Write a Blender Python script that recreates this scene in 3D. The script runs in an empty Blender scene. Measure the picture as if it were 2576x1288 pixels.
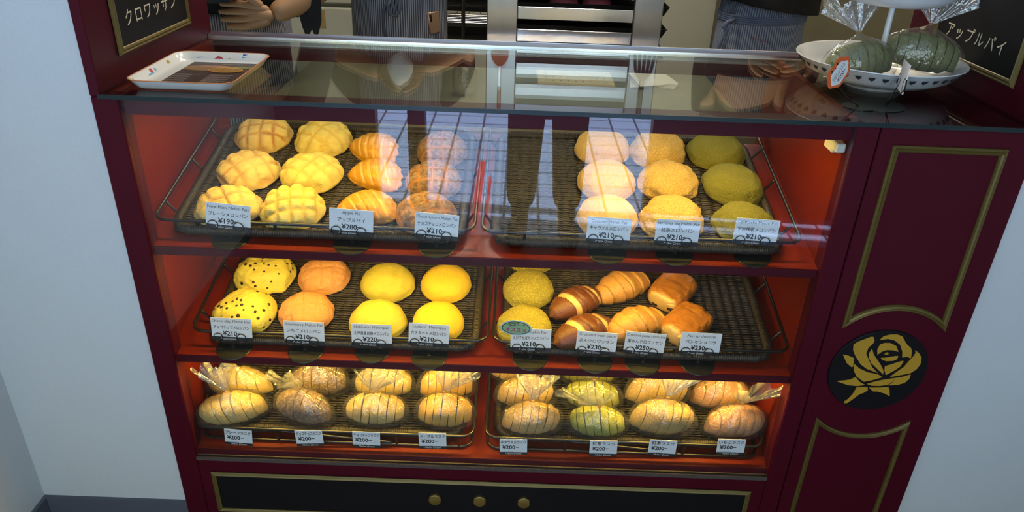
import bpy, math, random
import numpy as np
from mathutils import Vector, Matrix, noise

SC = bpy.context.scene
COL = SC.collection
PI = math.pi

# ------------------------------------------------------------------ camera, world, exposure
cam_d = bpy.data.cameras.new('camera')
cam = bpy.data.objects.new('camera', cam_d)
COL.objects.link(cam)
cam_d.sensor_width = 36.0
cam_d.sensor_fit = 'HORIZONTAL'
cam_d.lens = 36.0 * 1855.66 / 2576.0
cam_d.clip_start = 0.02
cam.location = (0.61962, -1.11503, 0.70935)
cam.rotation_euler = (1.0873070, -0.0324516, 0.0165174)
SC.camera = cam

vs = SC.view_settings
vs.view_transform = 'Standard'
vs.look = 'None'
vs.gamma = 1.0
vs.use_curve_mapping = False
vs.exposure = 0.0

SKY = (0.68, 0.86, 0.93)
SKY_STRENGTH = 3.3
LED_COLOR = (1.0, 0.65, 0.10)
LED_STRENGTH = 112.0
LAMP_COLOR = (1.0, 0.84, 0.60)
w = bpy.data.worlds.new('sky')
SC.world = w
w.use_nodes = True
bg = w.node_tree.nodes['Background']
bg.inputs[0].default_value = (*SKY, 1)
bg.inputs[1].default_value = SKY_STRENGTH

# afternoon sun raking along the shop front: it lights the pavement outside, not the room
sun_d = bpy.data.lights.new('sun', 'SUN')
sun_d.energy = 34.0
sun_d.angle = 0.01
sun_d.color = (1.0, 0.96, 0.92)
sun_o = bpy.data.objects.new('sun', sun_d)
COL.objects.link(sun_o)
sun_o.rotation_euler = (math.radians(4), math.radians(-48), 0)

FLOOR = -0.57
CEIL = 1.75
FRONTWALL = -1.75
# daylight comes in over the low front wall and through the door: a portal helps sampling it
pd = bpy.data.lights.new('daylight_portal', 'AREA')
pd.shape = 'RECTANGLE'
pd.size = 2.9
pd.size_y = 2.3
pd.cycles.is_portal = True
po = bpy.data.objects.new('daylight_portal', pd)
COL.objects.link(po)
po.location = (0.95, FRONTWALL - 0.06, 0.58)
po.rotation_euler = (PI / 2, 0, 0)

cy = SC.cycles
cy.max_bounces = 8
cy.diffuse_bounces = 3
cy.glossy_bounces = 4
cy.transmission_bounces = 4
cy.transparent_max_bounces = 14
cy.caustics_reflective = False
cy.caustics_refractive = False
cy.sample_clamp_indirect = 6.0
cy.use_denoising = True

random.seed(7)

# ------------------------------------------------------------------ materials
MATS = {}
def nt_new(name):
    m = bpy.data.materials.new(name)
    m.use_nodes = True
    nt = m.node_tree
    b = nt.nodes['Principled BSDF']
    return m, nt, b

def N(nt, kind, **kw):
    n = nt.nodes.new(kind)
    for k, v in kw.items():
        setattr(n, k, v)
    return n

def mixc(nt, fac, a, b):
    n = nt.nodes.new('ShaderNodeMix')
    n.data_type = 'RGBA'
    for sock, val in ((n.inputs[0], fac), (n.inputs[6], a), (n.inputs[7], b)):
        if hasattr(val, 'links'):
            nt.links.new(val, sock)
        elif isinstance(val, (int, float)):
            sock.default_value = val
        else:
            sock.default_value = (*val[:3], 1)
    return n.outputs[2]

def math_n(nt, op, a, b=None, c=None, clamp=False):
    n = nt.nodes.new('ShaderNodeMath')
    n.operation = op
    n.use_clamp = clamp
    for i, v in enumerate((a, b, c)):
        if v is None:
            continue
        if hasattr(v, 'links'):
            nt.links.new(v, n.inputs[i])
        else:
            n.inputs[i].default_value = v
    return n.outputs[0]

def objcoord(nt):
    return nt.nodes.new('ShaderNodeTexCoord').outputs['Object']

def noise_n(nt, scale, detail=3, rough=0.5, vec=None):
    n = N(nt, 'ShaderNodeTexNoise')
    n.inputs['Scale'].default_value = scale
    n.inputs['Detail'].default_value = detail
    n.inputs['Roughness'].default_value = rough
    nt.links.new(vec if vec is not None else objcoord(nt), n.inputs['Vector'])
    return n.outputs['Fac']

def bump_n(nt, b, height, strength, dist):
    n = N(nt, 'ShaderNodeBump')
    n.inputs['Strength'].default_value = strength
    n.inputs['Distance'].default_value = dist
    nt.links.new(height, n.inputs['Height'])
    nt.links.new(n.outputs[0], b.inputs['Normal'])

def pm(name, col, rough=0.5, metal=0.0, col2=None, scale=12.0, bump=0.0, bscale=120.0, coat=0.0, spec=0.5, aniso=0.0, sheen=0.0):
    if name in MATS:
        return MATS[name]
    m, nt, b = nt_new(name)
    b.inputs['Roughness'].default_value = rough
    b.inputs['Metallic'].default_value = metal
    b.inputs['Coat Weight'].default_value = coat
    b.inputs['Specular IOR Level'].default_value = spec
    b.inputs['Anisotropic'].default_value = aniso
    if col2 is None:
        col2 = tuple(c * 0.86 for c in col)
    f = noise_n(nt, scale, 4)
    nt.links.new(mixc(nt, f, col, col2), b.inputs['Base Color'])
    if bump:
        bump_n(nt, b, noise_n(nt, bscale, 3), bump, 0.002)
    MATS[name] = m
    return m

def flat(name, col, rough=0.6):
    return pm(name, col, rough, col2=tuple(c * 0.95 for c in col))

def emit(name, col, strength):
    if name in MATS:
        return MATS[name]
    m, nt, b = nt_new(name)
    b.inputs['Base Color'].default_value = (0.9, 0.85, 0.7, 1)
    b.inputs['Emission Color'].default_value = (*col, 1)
    b.inputs['Emission Strength'].default_value = strength
    MATS[name] = m
    return m

def glassy(name, tint, f0=0.04, rough=0.0, bump=0.0, bscale=60.0, haze=0.0, hazecol=(0.9, 0.9, 0.88)):
    """thin clear sheet: see-through plus a Fresnel mirror"""
    if name in MATS:
        return MATS[name]
    m, nt, b = nt_new(name)
    nt.nodes.remove(b)
    out = nt.nodes['Material Output']
    tr = N(nt, 'ShaderNodeBsdfTransparent')
    tr.inputs[0].default_value = (*tint, 1)
    gl = N(nt, 'ShaderNodeBsdfGlossy')
    gl.inputs['Roughness'].default_value = rough
    lw = N(nt, 'ShaderNodeLayerWeight')
    lw.inputs[0].default_value = 0.5
    fac = math_n(nt, 'MULTIPLY_ADD', math_n(nt, 'POWER', lw.outputs['Facing'], 5.0), 1.0 - f0, f0)
    if bump:
        bn = N(nt, 'ShaderNodeBump')
        bn.inputs['Strength'].default_value = bump
        bn.inputs['Distance'].default_value = 0.004
        nt.links.new(noise_n(nt, bscale, 2), bn.inputs['Height'])
        nt.links.new(bn.outputs[0], gl.inputs['Normal'])
    base = tr.outputs[0]
    if haze:
        df = N(nt, 'ShaderNodeBsdfTranslucent')
        df.inputs[0].default_value = (*hazecol, 1)
        d2 = N(nt, 'ShaderNodeBsdfDiffuse')
        d2.inputs[0].default_value = (*hazecol, 1)
        a = N(nt, 'ShaderNodeMixShader')
        a.inputs[0].default_value = 0.5
        nt.links.new(df.outputs[0], a.inputs[1]); nt.links.new(d2.outputs[0], a.inputs[2])
        hm = N(nt, 'ShaderNodeMixShader')
        hm.inputs[0].default_value = haze
        nt.links.new(base, hm.inputs[1]); nt.links.new(a.outputs[0], hm.inputs[2])
        base = hm.outputs[0]
    mx = N(nt, 'ShaderNodeMixShader')
    nt.links.new(fac, mx.inputs[0])
    nt.links.new(base, mx.inputs[1]); nt.links.new(gl.outputs[0], mx.inputs[2])
    nt.links.new(mx.outputs[0], out.inputs['Surface'])
    MATS[name] = m
    return m

def crust(name, col, groove, under, crackle=0.0, cscale=110.0, crack_col=None, gloss=0.75, grain=0.35, vary=0.82, dust=None):
    """baked crust; mesh attributes 'groove' and 'under' carry where the dough is scored / uncovered"""
    if name in MATS:
        return MATS[name]
    m, nt, b = nt_new(name)
    b.inputs['Roughness'].default_value = gloss
    b.inputs['Subsurface Weight'].default_value = 0.0
    oc = objcoord(nt)
    c = mixc(nt, noise_n(nt, 45, 4, vec=oc), col, tuple(x * vary for x in col))
    hgt = math_n(nt, 'ADD', math_n(nt, 'MULTIPLY', noise_n(nt, 420, 3, 0.6, oc), grain), math_n(nt, 'MULTIPLY', noise_n(nt, 170, 4, 0.65, oc), grain * 1.6))
    if dust:
        dn = N(nt, 'ShaderNodeValToRGB')
        dn.color_ramp.elements[0].position = 0.42; dn.color_ramp.elements[1].position = 0.62
        nt.links.new(noise_n(nt, 130, 5, 0.65, oc), dn.inputs[0])
        c = mixc(nt, dn.outputs[0], c, dust)
    if crackle:
        wv = N(nt, 'ShaderNodeVectorMath', operation='ADD')
        sc_ = N(nt, 'ShaderNodeVectorMath', operation='SCALE')
        nz = N(nt, 'ShaderNodeTexNoise'); nz.inputs['Scale'].default_value = 60
        nt.links.new(oc, nz.inputs['Vector'])
        nt.links.new(nz.outputs['Color'], sc_.inputs[0]); sc_.inputs['Scale'].default_value = 0.012
        nt.links.new(oc, wv.inputs[0]); nt.links.new(sc_.outputs[0], wv.inputs[1])
        vo = N(nt, 'ShaderNodeTexVoronoi'); vo.feature = 'DISTANCE_TO_EDGE'
        vo.inputs['Scale'].default_value = cscale
        nt.links.new(wv.outputs[0], vo.inputs['Vector'])
        e = math_n(nt, 'MULTIPLY', vo.outputs['Distance'], 6.0, clamp=True)
        inv = math_n(nt, 'MULTIPLY', math_n(nt, 'SUBTRACT', 1.0, math_n(nt, 'MULTIPLY', vo.outputs['Distance'], 11.0, clamp=True)), crackle, clamp=True)
        c = mixc(nt, inv, c, crack_col or tuple(x * 0.55 for x in col))
        hgt = math_n(nt, 'ADD', hgt, math_n(nt, 'MULTIPLY', e, 0.42 * crackle))
    at = N(nt, 'ShaderNodeAttribute'); at.attribute_name = 'groove'
    c = mixc(nt, at.outputs['Fac'], c, groove)
    au = N(nt, 'ShaderNodeAttribute'); au.attribute_name = 'under'
    c = mixc(nt, au.outputs['Fac'], c, under)
    nt.links.new(c, b.inputs['Base Color'])
    bump_n(nt, b, hgt, 0.9, 0.0028)
    MATS[name] = m
    return m

def stripes(name, c1, c2, period):
    if name in MATS:
        return MATS[name]
    m, nt, b = nt_new(name)
    b.inputs['Roughness'].default_value = 0.9
    a = N(nt, 'ShaderNodeAttribute'); a.attribute_name = 'stripe'
    s = math_n(nt, 'SINE', math_n(nt, 'MULTIPLY', a.outputs['Fac'], 2 * PI / period))
    f = math_n(nt, 'MULTIPLY_ADD', s, 1.2, 0.5, clamp=True)
    nt.links.new(mixc(nt, f, c1, c2), b.inputs['Base Color'])
    bump_n(nt, b, noise_n(nt, 25, 3), 0.25, 0.01)
    MATS[name] = m
    return m

def wallpaper(name, col):
    m, nt, b = nt_new(name)
    b.inputs['Roughness'].default_value = 0.85
    oc = objcoord(nt)
    mp = N(nt, 'ShaderNodeMapping'); mp.inputs['Scale'].default_value = (1, 1, 5)
    nt.links.new(oc, mp.inputs['Vector'])
    f = noise_n(nt, 260, 2, vec=mp.outputs[0])
    nt.links.new(mixc(nt, f, col, tuple(x * 0.86 for x in col)), b.inputs['Base Color'])
    bump_n(nt, b, f, 0.25, 0.002)
    MATS[name] = m
    return m

def tiles(name, c1, grout, size):
    m, nt, b = nt_new(name)
    b.inputs['Roughness'].default_value = 0.45
    br = N(nt, 'ShaderNodeTexBrick')
    br.offset = 0.0
    br.inputs['Scale'].default_value = 1.0
    br.inputs['Brick Width'].default_value = size
    br.inputs['Row Height'].default_value = size
    br.inputs['Mortar Size'].default_value = 0.006
    br.inputs['Color1'].default_value = (*c1, 1)
    br.inputs['Color2'].default_value = (*[x * 0.88 for x in c1], 1)
    br.inputs['Mortar'].default_value = (*grout, 1)
    nt.links.new(objcoord(nt), br.inputs['Vector'])
    nt.links.new(br.outputs['Color'], b.inputs['Base Color'])
    MATS[name] = m
    return m

MAROON = pm('maroon_lacquer', (0.070, 0.0035, 0.011), 0.40, col2=(0.058, 0.003, 0.009), scale=6, bump=0.03, bscale=300, spec=0.15)
REDWOOD = pm('red_lacquered_board', (0.175, 0.0135, 0.0038), 0.36, col2=(0.145, 0.011, 0.003), scale=7, spec=0.22)
GOLD = pm('old_gold_paint', (0.20, 0.14, 0.035), 0.4, 0.35, col2=(0.13, 0.09, 0.022), scale=30, bump=0.1)
BLACKPANEL = pm('black_panel', (0.006, 0.005, 0.006), 0.5, spec=0.25)
BRASS = pm('brass', (0.55, 0.40, 0.13), 0.32, 0.9, col2=(0.35, 0.24, 0.07), scale=60, bump=0.15, bscale=200)
CHROME = pm('aluminium_rail', (0.95, 0.95, 0.95), 0.27, 1.0, col2=(0.9, 0.9, 0.9), scale=30)
STEEL = pm('brushed_steel', (0.62, 0.62, 0.63), 0.30, 1.0, col2=(0.52, 0.52, 0.54), scale=40, aniso=0.6)
BRIGHTSTEEL = pm('polished_steel', (0.85, 0.85, 0.87), 0.2, 1.0)
WICKER = pm('dark_wicker', (0.031, 0.023, 0.014), 0.5, col2=(0.018, 0.013, 0.009), scale=60, bump=0.2, bscale=400)
WIRE = pm('black_lacquered_wire', (0.012, 0.010, 0.008), 0.28, coat=0.3)
CLIPWIRE = pm('black_clip_wire', (0.015, 0.014, 0.015), 0.35, 0.3)
DISC = pm('black_disc', (0.014, 0.014, 0.010), 0.3)
PAPER = flat('white_card', (0.78, 0.78, 0.80), 0.7)
INK = flat('black_ink', (0.012, 0.012, 0.014), 0.6)
GREYINK = flat('grey_ink', (0.06, 0.06, 0.065), 0.6)
PALEINK = flat('pale_grey_ink', (0.42, 0.43, 0.45), 0.6)
WHITEINK = flat('white_ink', (0.75, 0.75, 0.74), 0.6)
CREAMINK = flat('cream_lettering', (0.78, 0.70, 0.50), 0.6)
GLASS = glassy('clear_glass', (0.985, 0.992, 0.985), 0.040)
TOPGLASS = glassy('thick_clear_glass', (0.90, 0.93, 0.88), 0.042)
GLASSEDGE = pm('green_glass_edge', (0.010, 0.022, 0.022), 0.3, col2=(0.02, 0.032, 0.03), scale=25, spec=0.3)
FILM = glassy('crinkled_clear_film', (0.985, 0.985, 0.98), 0.10, 0.08, 1.0, 75.0, 0.06)
FILM2 = glassy('gathered_clear_film', (0.97, 0.97, 0.96), 0.22, 0.12, 1.0, 90.0, 0.18)

# ------------------------------------------------------------------ mesh builder
class MB:
    def __init__(s):
        s.v = []; s.f = []; s.m = []; s.attr = {}
    def add(s, verts, faces, mi=0, mat=None, attrs=None):
        o = len(s.v)
        for x in verts:
            s.v.append(tuple(mat @ Vector(x)) if mat is not None else tuple(x))
        for f in faces:
            s.f.append(tuple(i + o for i in f)); s.m.append(mi)
        for k in set(s.attr) | set(attrs or {}):
            a = s.attr.setdefault(k, [0.0] * o)
            a.extend([float(q) for q in attrs[k]] if attrs and k in attrs else [0.0] * len(verts))
        return s
    def box(s, x0, x1, y0, y1, z0, z1, mi=0, mat=None, bev=0.0):
        if bev > 0:
            return s.rbox(x0, x1, y0, y1, z0, z1, bev, mi, mat)
        v = [(x, y, z) for z in (z0, z1) for y in (y0, y1) for x in (x0, x1)]
        f = [(0, 2, 3, 1), (4, 5, 7, 6), (0, 1, 5, 4), (2, 6, 7, 3), (0, 4, 6, 2), (1, 3, 7, 5)]
        return s.add(v, f, mi, mat)
    def rbox(s, x0, x1, y0, y1, z0, z1, b, mi=0, mat=None):
        # chamfered box: 24 vertices
        b = min(b, (x1 - x0) / 2.01, (y1 - y0) / 2.01, (z1 - z0) / 2.01)
        V = []; idx = {}
        for ix, X in enumerate((x0, x1)):
            for iy, Y in enumerate((y0, y1)):
                for iz, Z in enumerate((z0, z1)):
                    sx = b if ix == 0 else -b; sy = b if iy == 0 else -b; sz = b if iz == 0 else -b
                    for a, p in (('x', (X, Y + sy, Z + sz)), ('y', (X + sx, Y, Z + sz)), ('z', (X + sx, Y + sy, Z))):
                        idx[(ix, iy, iz, a)] = len(V); V.append(p)
        F = []
        for i in (0, 1):
            F.append([idx[(i, 0, 0, 'x')], idx[(i, 1, 0, 'x')], idx[(i, 1, 1, 'x')], idx[(i, 0, 1, 'x')]])
            F.append([idx[(0, i, 0, 'y')], idx[(1, i, 0, 'y')], idx[(1, i, 1, 'y')], idx[(0, i, 1, 'y')]])
            F.append([idx[(0, 0, i, 'z')], idx[(1, 0, i, 'z')], idx[(1, 1, i, 'z')], idx[(0, 1, i, 'z')]])
        for i in (0, 1):
            for j in (0, 1):
                F.append([idx[(i, j, 0, 'x')], idx[(i, j, 1, 'x')], idx[(i, j, 1, 'y')], idx[(i, j, 0, 'y')]])
                F.append([idx[(i, 0, j, 'x')], idx[(i, 1, j, 'x')], idx[(i, 1, j, 'z')], idx[(i, 0, j, 'z')]])
                F.append([idx[(0, i, j, 'y')], idx[(1, i, j, 'y')], idx[(1, i, j, 'z')], idx[(0, i, j, 'z')]])
                for k in (0, 1):
                    F.append([idx[(i, j, k, 'x')], idx[(i, j, k, 'y')], idx[(i, j, k, 'z')]])
        c = Vector(((x0 + x1) / 2, (y0 + y1) / 2, (z0 + z1) / 2))
        G = []
        for f in F:
            a, bb, cc = (Vector(V[q]) for q in f[:3])
            n = (bb - a).cross(cc - a)
            G.append(tuple(f) if n.dot(a - c) > 0 else tuple(reversed(f)))
        return s.add(V, G, mi, mat)
    def tube(s, pts, r, seg=8, closed=False, mi=0, mat=None, rfun=None, caps=True):
        P = [Vector(p) for p in pts]; n = len(P)
        V = []; F = []
        T = []
        for i in range(n):
            a = P[(i - 1) % n] if (closed or i > 0) else P[i]
            b = P[(i + 1) % n] if (closed or i < n - 1) else P[i]
            T.append((b - a).normalized())
        up = Vector((0, 0, 1)) if abs(T[0].z) < 0.9 else Vector((1, 0, 0))
        u = T[0].cross(up).normalized()
        for i in range(n):
            u = (u - T[i] * u.dot(T[i]))
            if u.length < 1e-6:
                u = T[i].orthogonal()
            u.normalize()
            w_ = T[i].cross(u)
            rr = rfun(i) if rfun else (r[i] if isinstance(r, (list, tuple)) else r)
            for k in range(seg):
                a = 2 * PI * k / seg
                V.append(P[i] + (u * math.cos(a) + w_ * math.sin(a)) * rr)
        m_ = n if closed else n - 1
        for i in range(m_):
            j = (i + 1) % n
            for k in range(seg):
                l = (k + 1) % seg
                F.append((i * seg + k, i * seg + l, j * seg + l, j * seg + k))
        if not closed and caps:
            F.append(tuple(range(seg - 1, -1, -1)))
            F.append(tuple((n - 1) * seg + k for k in range(seg)))
        return s.add(V, F, mi, mat)
    def lathe(s, prof, seg=32, mi=0, mat=None, sx=1.0, sy=1.0):
        V = []; F = []
        for r, z in prof:
            for k in range(seg):
                a = 2 * PI * k / seg
                V.append((r * math.cos(a) * sx, r * math.sin(a) * sy, z))
        n = len(prof)
        for i in range(n - 1):
            for k in range(seg):
                l = (k + 1) % seg
                F.append((i * seg + k, i * seg + l, (i + 1) * seg + l, (i + 1) * seg + k))
        if prof[0][0] > 1e-5:
            F.append(tuple(range(seg - 1, -1, -1)))
        if prof[-1][0] > 1e-5:
            F.append(tuple((n - 1) * seg + k for k in range(seg)))
        return s.add(V, F, mi, mat)
    def prism(s, poly, z0, z1, mi=0, mat=None):
        n = len(poly)
        ar = sum(poly[i][0] * poly[(i + 1) % n][1] - poly[(i + 1) % n][0] * poly[i][1] for i in range(n))
        if ar < 0:
            poly = list(reversed(poly))
        V = [(x, y, z0) for x, y in poly] + [(x, y, z1) for x, y in poly]
        F = [tuple(range(n - 1, -1, -1)), tuple(range(n, 2 * n))]
        F += [(i, (i + 1) % n, n + (i + 1) % n, n + i) for i in range(n)]
        return s.add(V, F, mi, mat)
    def grid(s, fn, nu, nv, mi=0, mat=None, closed_u=False, attrs=None):
        V = [fn(i, j) for j in range(nv) for i in range(nu)]
        F = []
        for j in range(nv - 1):
            for i in range(nu if closed_u else nu - 1):
                k = (i + 1) % nu
                F.append((j * nu + i, j * nu + k, (j + 1) * nu + k, (j + 1) * nu + i))
        return s.add(V, F, mi, mat, attrs)
    def mesh(s, name, mats, smooth=True, angle=40):
        me = bpy.data.meshes.new(name)
        me.from_pydata(s.v, [], s.f)
        if not isinstance(mats, (list, tuple)):
            mats = [mats]
        for m in mats:
            me.materials.append(m)
        if len(mats) > 1:
            me.polygons.foreach_set('material_index', s.m)
        for k, a in s.attr.items():
            at = me.attributes.new(k, 'FLOAT', 'POINT')
            at.data.foreach_set('value', a)
        me.update()
        if smooth:
            me.shade_smooth()
            if angle < 180:
                me.set_sharp_from_angle(angle=math.radians(angle))
        return me
    def build(s, name, mats, parent=None, smooth=True, angle=40, loc=None):
        o = bpy.data.objects.new(name, s.mesh(name, mats, smooth, angle))
        COL.objects.link(o)
        if parent is not None:
            o.parent = parent
        if loc is not None:
            o.location = loc
        return o

def tag(o, label=None, cat=None, group=None, kind=None):
    if label: o['label'] = label
    if cat: o['category'] = cat
    if group: o['group'] = group
    if kind: o['kind'] = kind
    return o

def thing(name, label, cat, loc=(0, 0, 0), group=None, mat=None):
    o = bpy.data.objects.new(name, None)
    o.empty_display_size = 0.02
    COL.objects.link(o)
    if mat is not None:
        o.matrix_basis = mat
    else:
        o.location = loc
    return tag(o, label, cat, group)

def struct(o):
    o['kind'] = 'structure'
    return o

def dup(o, label=None, mat=None, parent=None):
    c = o.copy()
    COL.objects.link(c)
    c.parent = parent
    if mat is not None:
        c.matrix_basis = mat
    if label:
        c['label'] = label
    for ch in list(o.children):
        dup(ch, parent=c)
    return c

def Tr(x, y, z): return Matrix.Translation((x, y, z))
def Rx(a): return Matrix.Rotation(a, 4, 'X')
def Ry(a): return Matrix.Rotation(a, 4, 'Y')
def Rz(a): return Matrix.Rotation(a, 4, 'Z')

# lettering -> triangles in the xy plane, cached
TXT = {}
def text_geo(body, bold=0.0, shear=0.0, space=1.0):
    key = (body, bold, shear, space)
    if key in TXT:
        return TXT[key]
    c = bpy.data.curves.new('lettering', 'FONT')
    c.body = body; c.size = 1.0; c.offset = bold; c.shear = shear; c.resolution_u = 2
    c.space_character = space
    o = bpy.data.objects.new('lettering', c)
    COL.objects.link(o)
    bpy.context.view_layer.update()
    ev = o.evaluated_get(bpy.context.evaluated_depsgraph_get())
    me = ev.to_mesh()
    V = [tuple(v.co) for v in me.vertices]
    F = [tuple(p.vertices) for p in me.polygons]
    ev.to_mesh_clear()
    bpy.data.objects.remove(o); bpy.data.curves.remove(c)
    x0 = min(v[0] for v in V); x1 = max(v[0] for v in V)
    y0 = min(v[1] for v in V); y1 = max(v[1] for v in V)
    TXT[key] = (V, F, x0, x1, y0, y1)
    return TXT[key]

def put_text(mb, body, cx, cz, height, mi, maxw=None, bold=0.0, shear=0.0, y=-0.0006, align='c', mat=None, space=1.0, em=None):
    """text in the local xz plane facing -y; height = glyph height"""
    V, F, x0, x1, y0, y1 = text_geo(body, bold, shear, space)
    sy = (em if em else height / (y1 - y0))
    sx = sy
    if maxw and (x1 - x0) * sx > maxw:
        sx = maxw / (x1 - x0)
    ox = cx - (x0 + x1) / 2 * sx if align == 'c' else cx - x0 * sx
    W = [(ox + v[0] * sx, y, cz + (v[1] - (y0 + y1) / 2) * sy) for v in V]
    mb.add(W, F, mi, mat)

# ------------------------------------------------------------------ the room
TILT = math.radians(13.5)
ROW = {1: 0.1121, 2: -0.1160, 3: -0.3459}
def shelf_m(row): return Tr(0, 0.012, ROW[row]) @ Rx(TILT)
def on_shelf(row, x, s, h, rz=0.0, lean=0.0, roll=0.0):
    return shelf_m(row) @ Tr(x, s, h) @ Rz(rz) @ Rx(lean) @ Ry(roll)

WP = wallpaper('pale_wallpaper', (0.66, 0.67, 0.66))
KW = pm('cream_kitchen_wall', (0.56, 0.56, 0.46), 0.7, scale=2)
SKIRT = pm('grey_vinyl_skirting', (0.10, 0.105, 0.13), 0.6)
XL0, XR1 = -0.0424, 1.4356

def wall(name, x0, x1, y0, y1, z0, z1, m):
    return struct(MB().box(x0, x1, y0, y1, z0, z1).build(name, m, smooth=False))

wall('wall_front_left', -0.40, XL0, 0.02, 0.12, FLOOR, CEIL, WP)
wall('wall_front_right', XR1, 2.45, 0.02, 0.12, FLOOR, CEIL, WP)
wall('wall_left', -0.45, -0.353, FRONTWALL, 0.02, FLOOR, CEIL, WP)
wall('wall_right', 2.35, 2.45, FRONTWALL, 0.02, FLOOR, CEIL, WP)
wall('baseboard_front', -0.353, XL0, 0.012, 0.02, FLOOR, -0.4985, SKIRT)
wall('baseboard_front_right', XR1, 2.35, 0.012, 0.02, FLOOR, -0.4985, SKIRT)
wall('baseboard_left', -0.353, -0.345, FRONTWALL, 0.012, FLOOR, -0.4985, SKIRT)
DARKWOOD = pm('dark_brown_dado', (0.03, 0.022, 0.02), 0.5)
wall('wall_entrance_left', -0.45, 0.05, FRONTWALL - 0.06, FRONTWALL, FLOOR, 0.02, DARKWOOD)
wall('wall_entrance_right', 1.17, 1.50, FRONTWALL - 0.06, FRONTWALL, FLOOR, 0.02, DARKWOOD)
wall('wall_daylight_block', 1.50, 2.45, FRONTWALL - 0.06, FRONTWALL, FLOOR, CEIL, DARKWOOD)  # unseen full-height wall, added to keep daylight off the right-hand wall
wall('wall_entrance_top', -0.45, 1.50, FRONTWALL - 0.06, FRONTWALL, 1.62, CEIL, WP)
wall('door_1_mullion', 0.18, 0.25, FRONTWALL - 0.06, FRONTWALL, FLOOR, 1.62, DARKWOOD)
wall('ceiling', -0.45, 2.45, FRONTWALL - 0.06, 0.02, CEIL, CEIL + 0.05, WP)
FLOORM = pm('dark_shop_floor', (0.05, 0.045, 0.045), 0.55)
wall('floor', -0.45, 2.45, FRONTWALL + 0.27, 0.5, FLOOR - 0.05, FLOOR, FLOORM)
TILEM = tiles('skylit_blue_paving_tiles', (0.31, 0.46, 0.80), (0.04, 0.06, 0.13), 0.145)  # blue of the skylight is put into the tile colour
wall('floor_pavement', -4.0, 5.0, -8.0, FRONTWALL + 0.27, FLOOR - 0.05, FLOOR, TILEM)
RSTRIP = pm('red_floor_tape', (0.55, 0.03, 0.06), 0.5)
wall('trim_1', 0.445, 0.475, -2.3, -1.5, FLOOR, FLOOR + 0.002, RSTRIP)
wall('trim_2', 0.50, 0.512, -2.1, -1.5, FLOOR, FLOOR + 0.002, RSTRIP)

# kitchen shell behind the case
wall('wall_back', -1.25, 2.6, 2.62, 2.70, FLOOR, CEIL, KW)
wall('wall_kitchen_left', -1.30, -1.20, 0.12, 2.7, FLOOR, CEIL, KW)
wall('wall_kitchen_right', 2.55, 2.65, 0.12, 2.7, FLOOR, CEIL, KW)
wall('wall_kitchen_front_left', -1.25, -0.40, 0.06, 0.12, FLOOR, CEIL, KW)
wall('wall_kitchen_front_right', 2.45, 2.6, 0.06, 0.12, FLOOR, CEIL, KW)
wall('ceiling_kitchen', -1.3, 2.65, 0.02, 2.7, CEIL, CEIL + 0.05, KW)
KF = pm('kitchen_floor_vinyl', (0.16, 0.15, 0.11), 0.5)
wall('floor_kitchen', -1.3, 2.65, 0.5, 2.7, FLOOR - 0.05, FLOOR, KF)
# kitchen back wall's shaded right part, its shade painted as a darker pier
wall('wall_shade_pier', 1.56, 2.54, 2.2, 2.61, FLOOR, CEIL, pm('shaded_olive_wall', (0.17, 0.155, 0.10), 0.8))

# ------------------------------------------------------------------ display case
case = thing('display_case', 'maroon and gold bakery display case with a glass front and three tilted red shelves', 'display case', (0.575, 0.2, FLOOR))
def part(mb, name, mats, parent=case, smooth=True, angle=35):
    o = mb.build(name, mats, parent, smooth, angle)
    if parent is case:
        o.location = (-0.575, -0.2, -FLOOR)
    return o

ZT = 0.376
part(MB().box(XL0, 0.0, 0.0, 0.035, FLOOR, ZT, bev=0.002), 'stile', MAROON)
part(MB().box(1.15, 1.186, 0.0, 0.035, FLOOR, ZT, bev=0.002), 'stile', MAROON)
part(MB().box(XL0 + 0.002, -0.015, 0.035, 0.46, FLOOR, ZT, bev=0.001), 'side_panel', REDWOOD)
part(MB().box(1.15, 1.165, 0.035, 0.46, FLOOR, ZT, bev=0.001), 'side_panel', REDWOOD)
part(MB().box(1.1878, XR1, 0.0, 0.40, FLOOR, ZT, bev=0.002), 'pilaster', MAROON)
part(MB().box(0.0, 1.15, 0.001, 0.03, FLOOR, -0.366, bev=0.002), 'base_rail', MAROON)
part(MB().box(-0.015, 1.15, 0.03, 0.46, FLOOR, -0.43), 'base_box', REDWOOD)
part(MB().box(0.0, 1.15, 0.014, 0.046, 0.345, ZT, bev=0.001), 'valance', MAROON)
part(MB().box(-0.015, 1.15, 0.438, 0.458, 0.338, ZT, bev=0.001), 'back_board', MAROON)

# the glass: sheet on the counter with its green polished edge, the front pane in its channel
part(MB().box(-0.0249, 1.4195, -0.008, 0.436, ZT, 0.3822), 'counter_glass', TOPGLASS, smooth=False)
part(MB().box(-0.0249, 1.4195, -0.0105, -0.008, ZT - 0.0005, 0.3825), 'glass_edge', GLASSEDGE, smooth=False)
part(MB().box(0.0005, 1.1495, 0.0035, 0.0085, -0.362, ZT - 0.001), 'front_glass', GLASS, smooth=False)
ch = MB()
ch.box(0.0, 1.15, 0.0, 0.0035, -0.366, -0.3585)
ch.box(0.0, 1.15, 0.0085, 0.0115, -0.366, -0.3585)
part(ch, 'glass_channel', pm('worn_dark_channel', (0.022, 0.016, 0.014), 0.6, col2=(0.12, 0.09, 0.075), scale=160), smooth=False)
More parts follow.
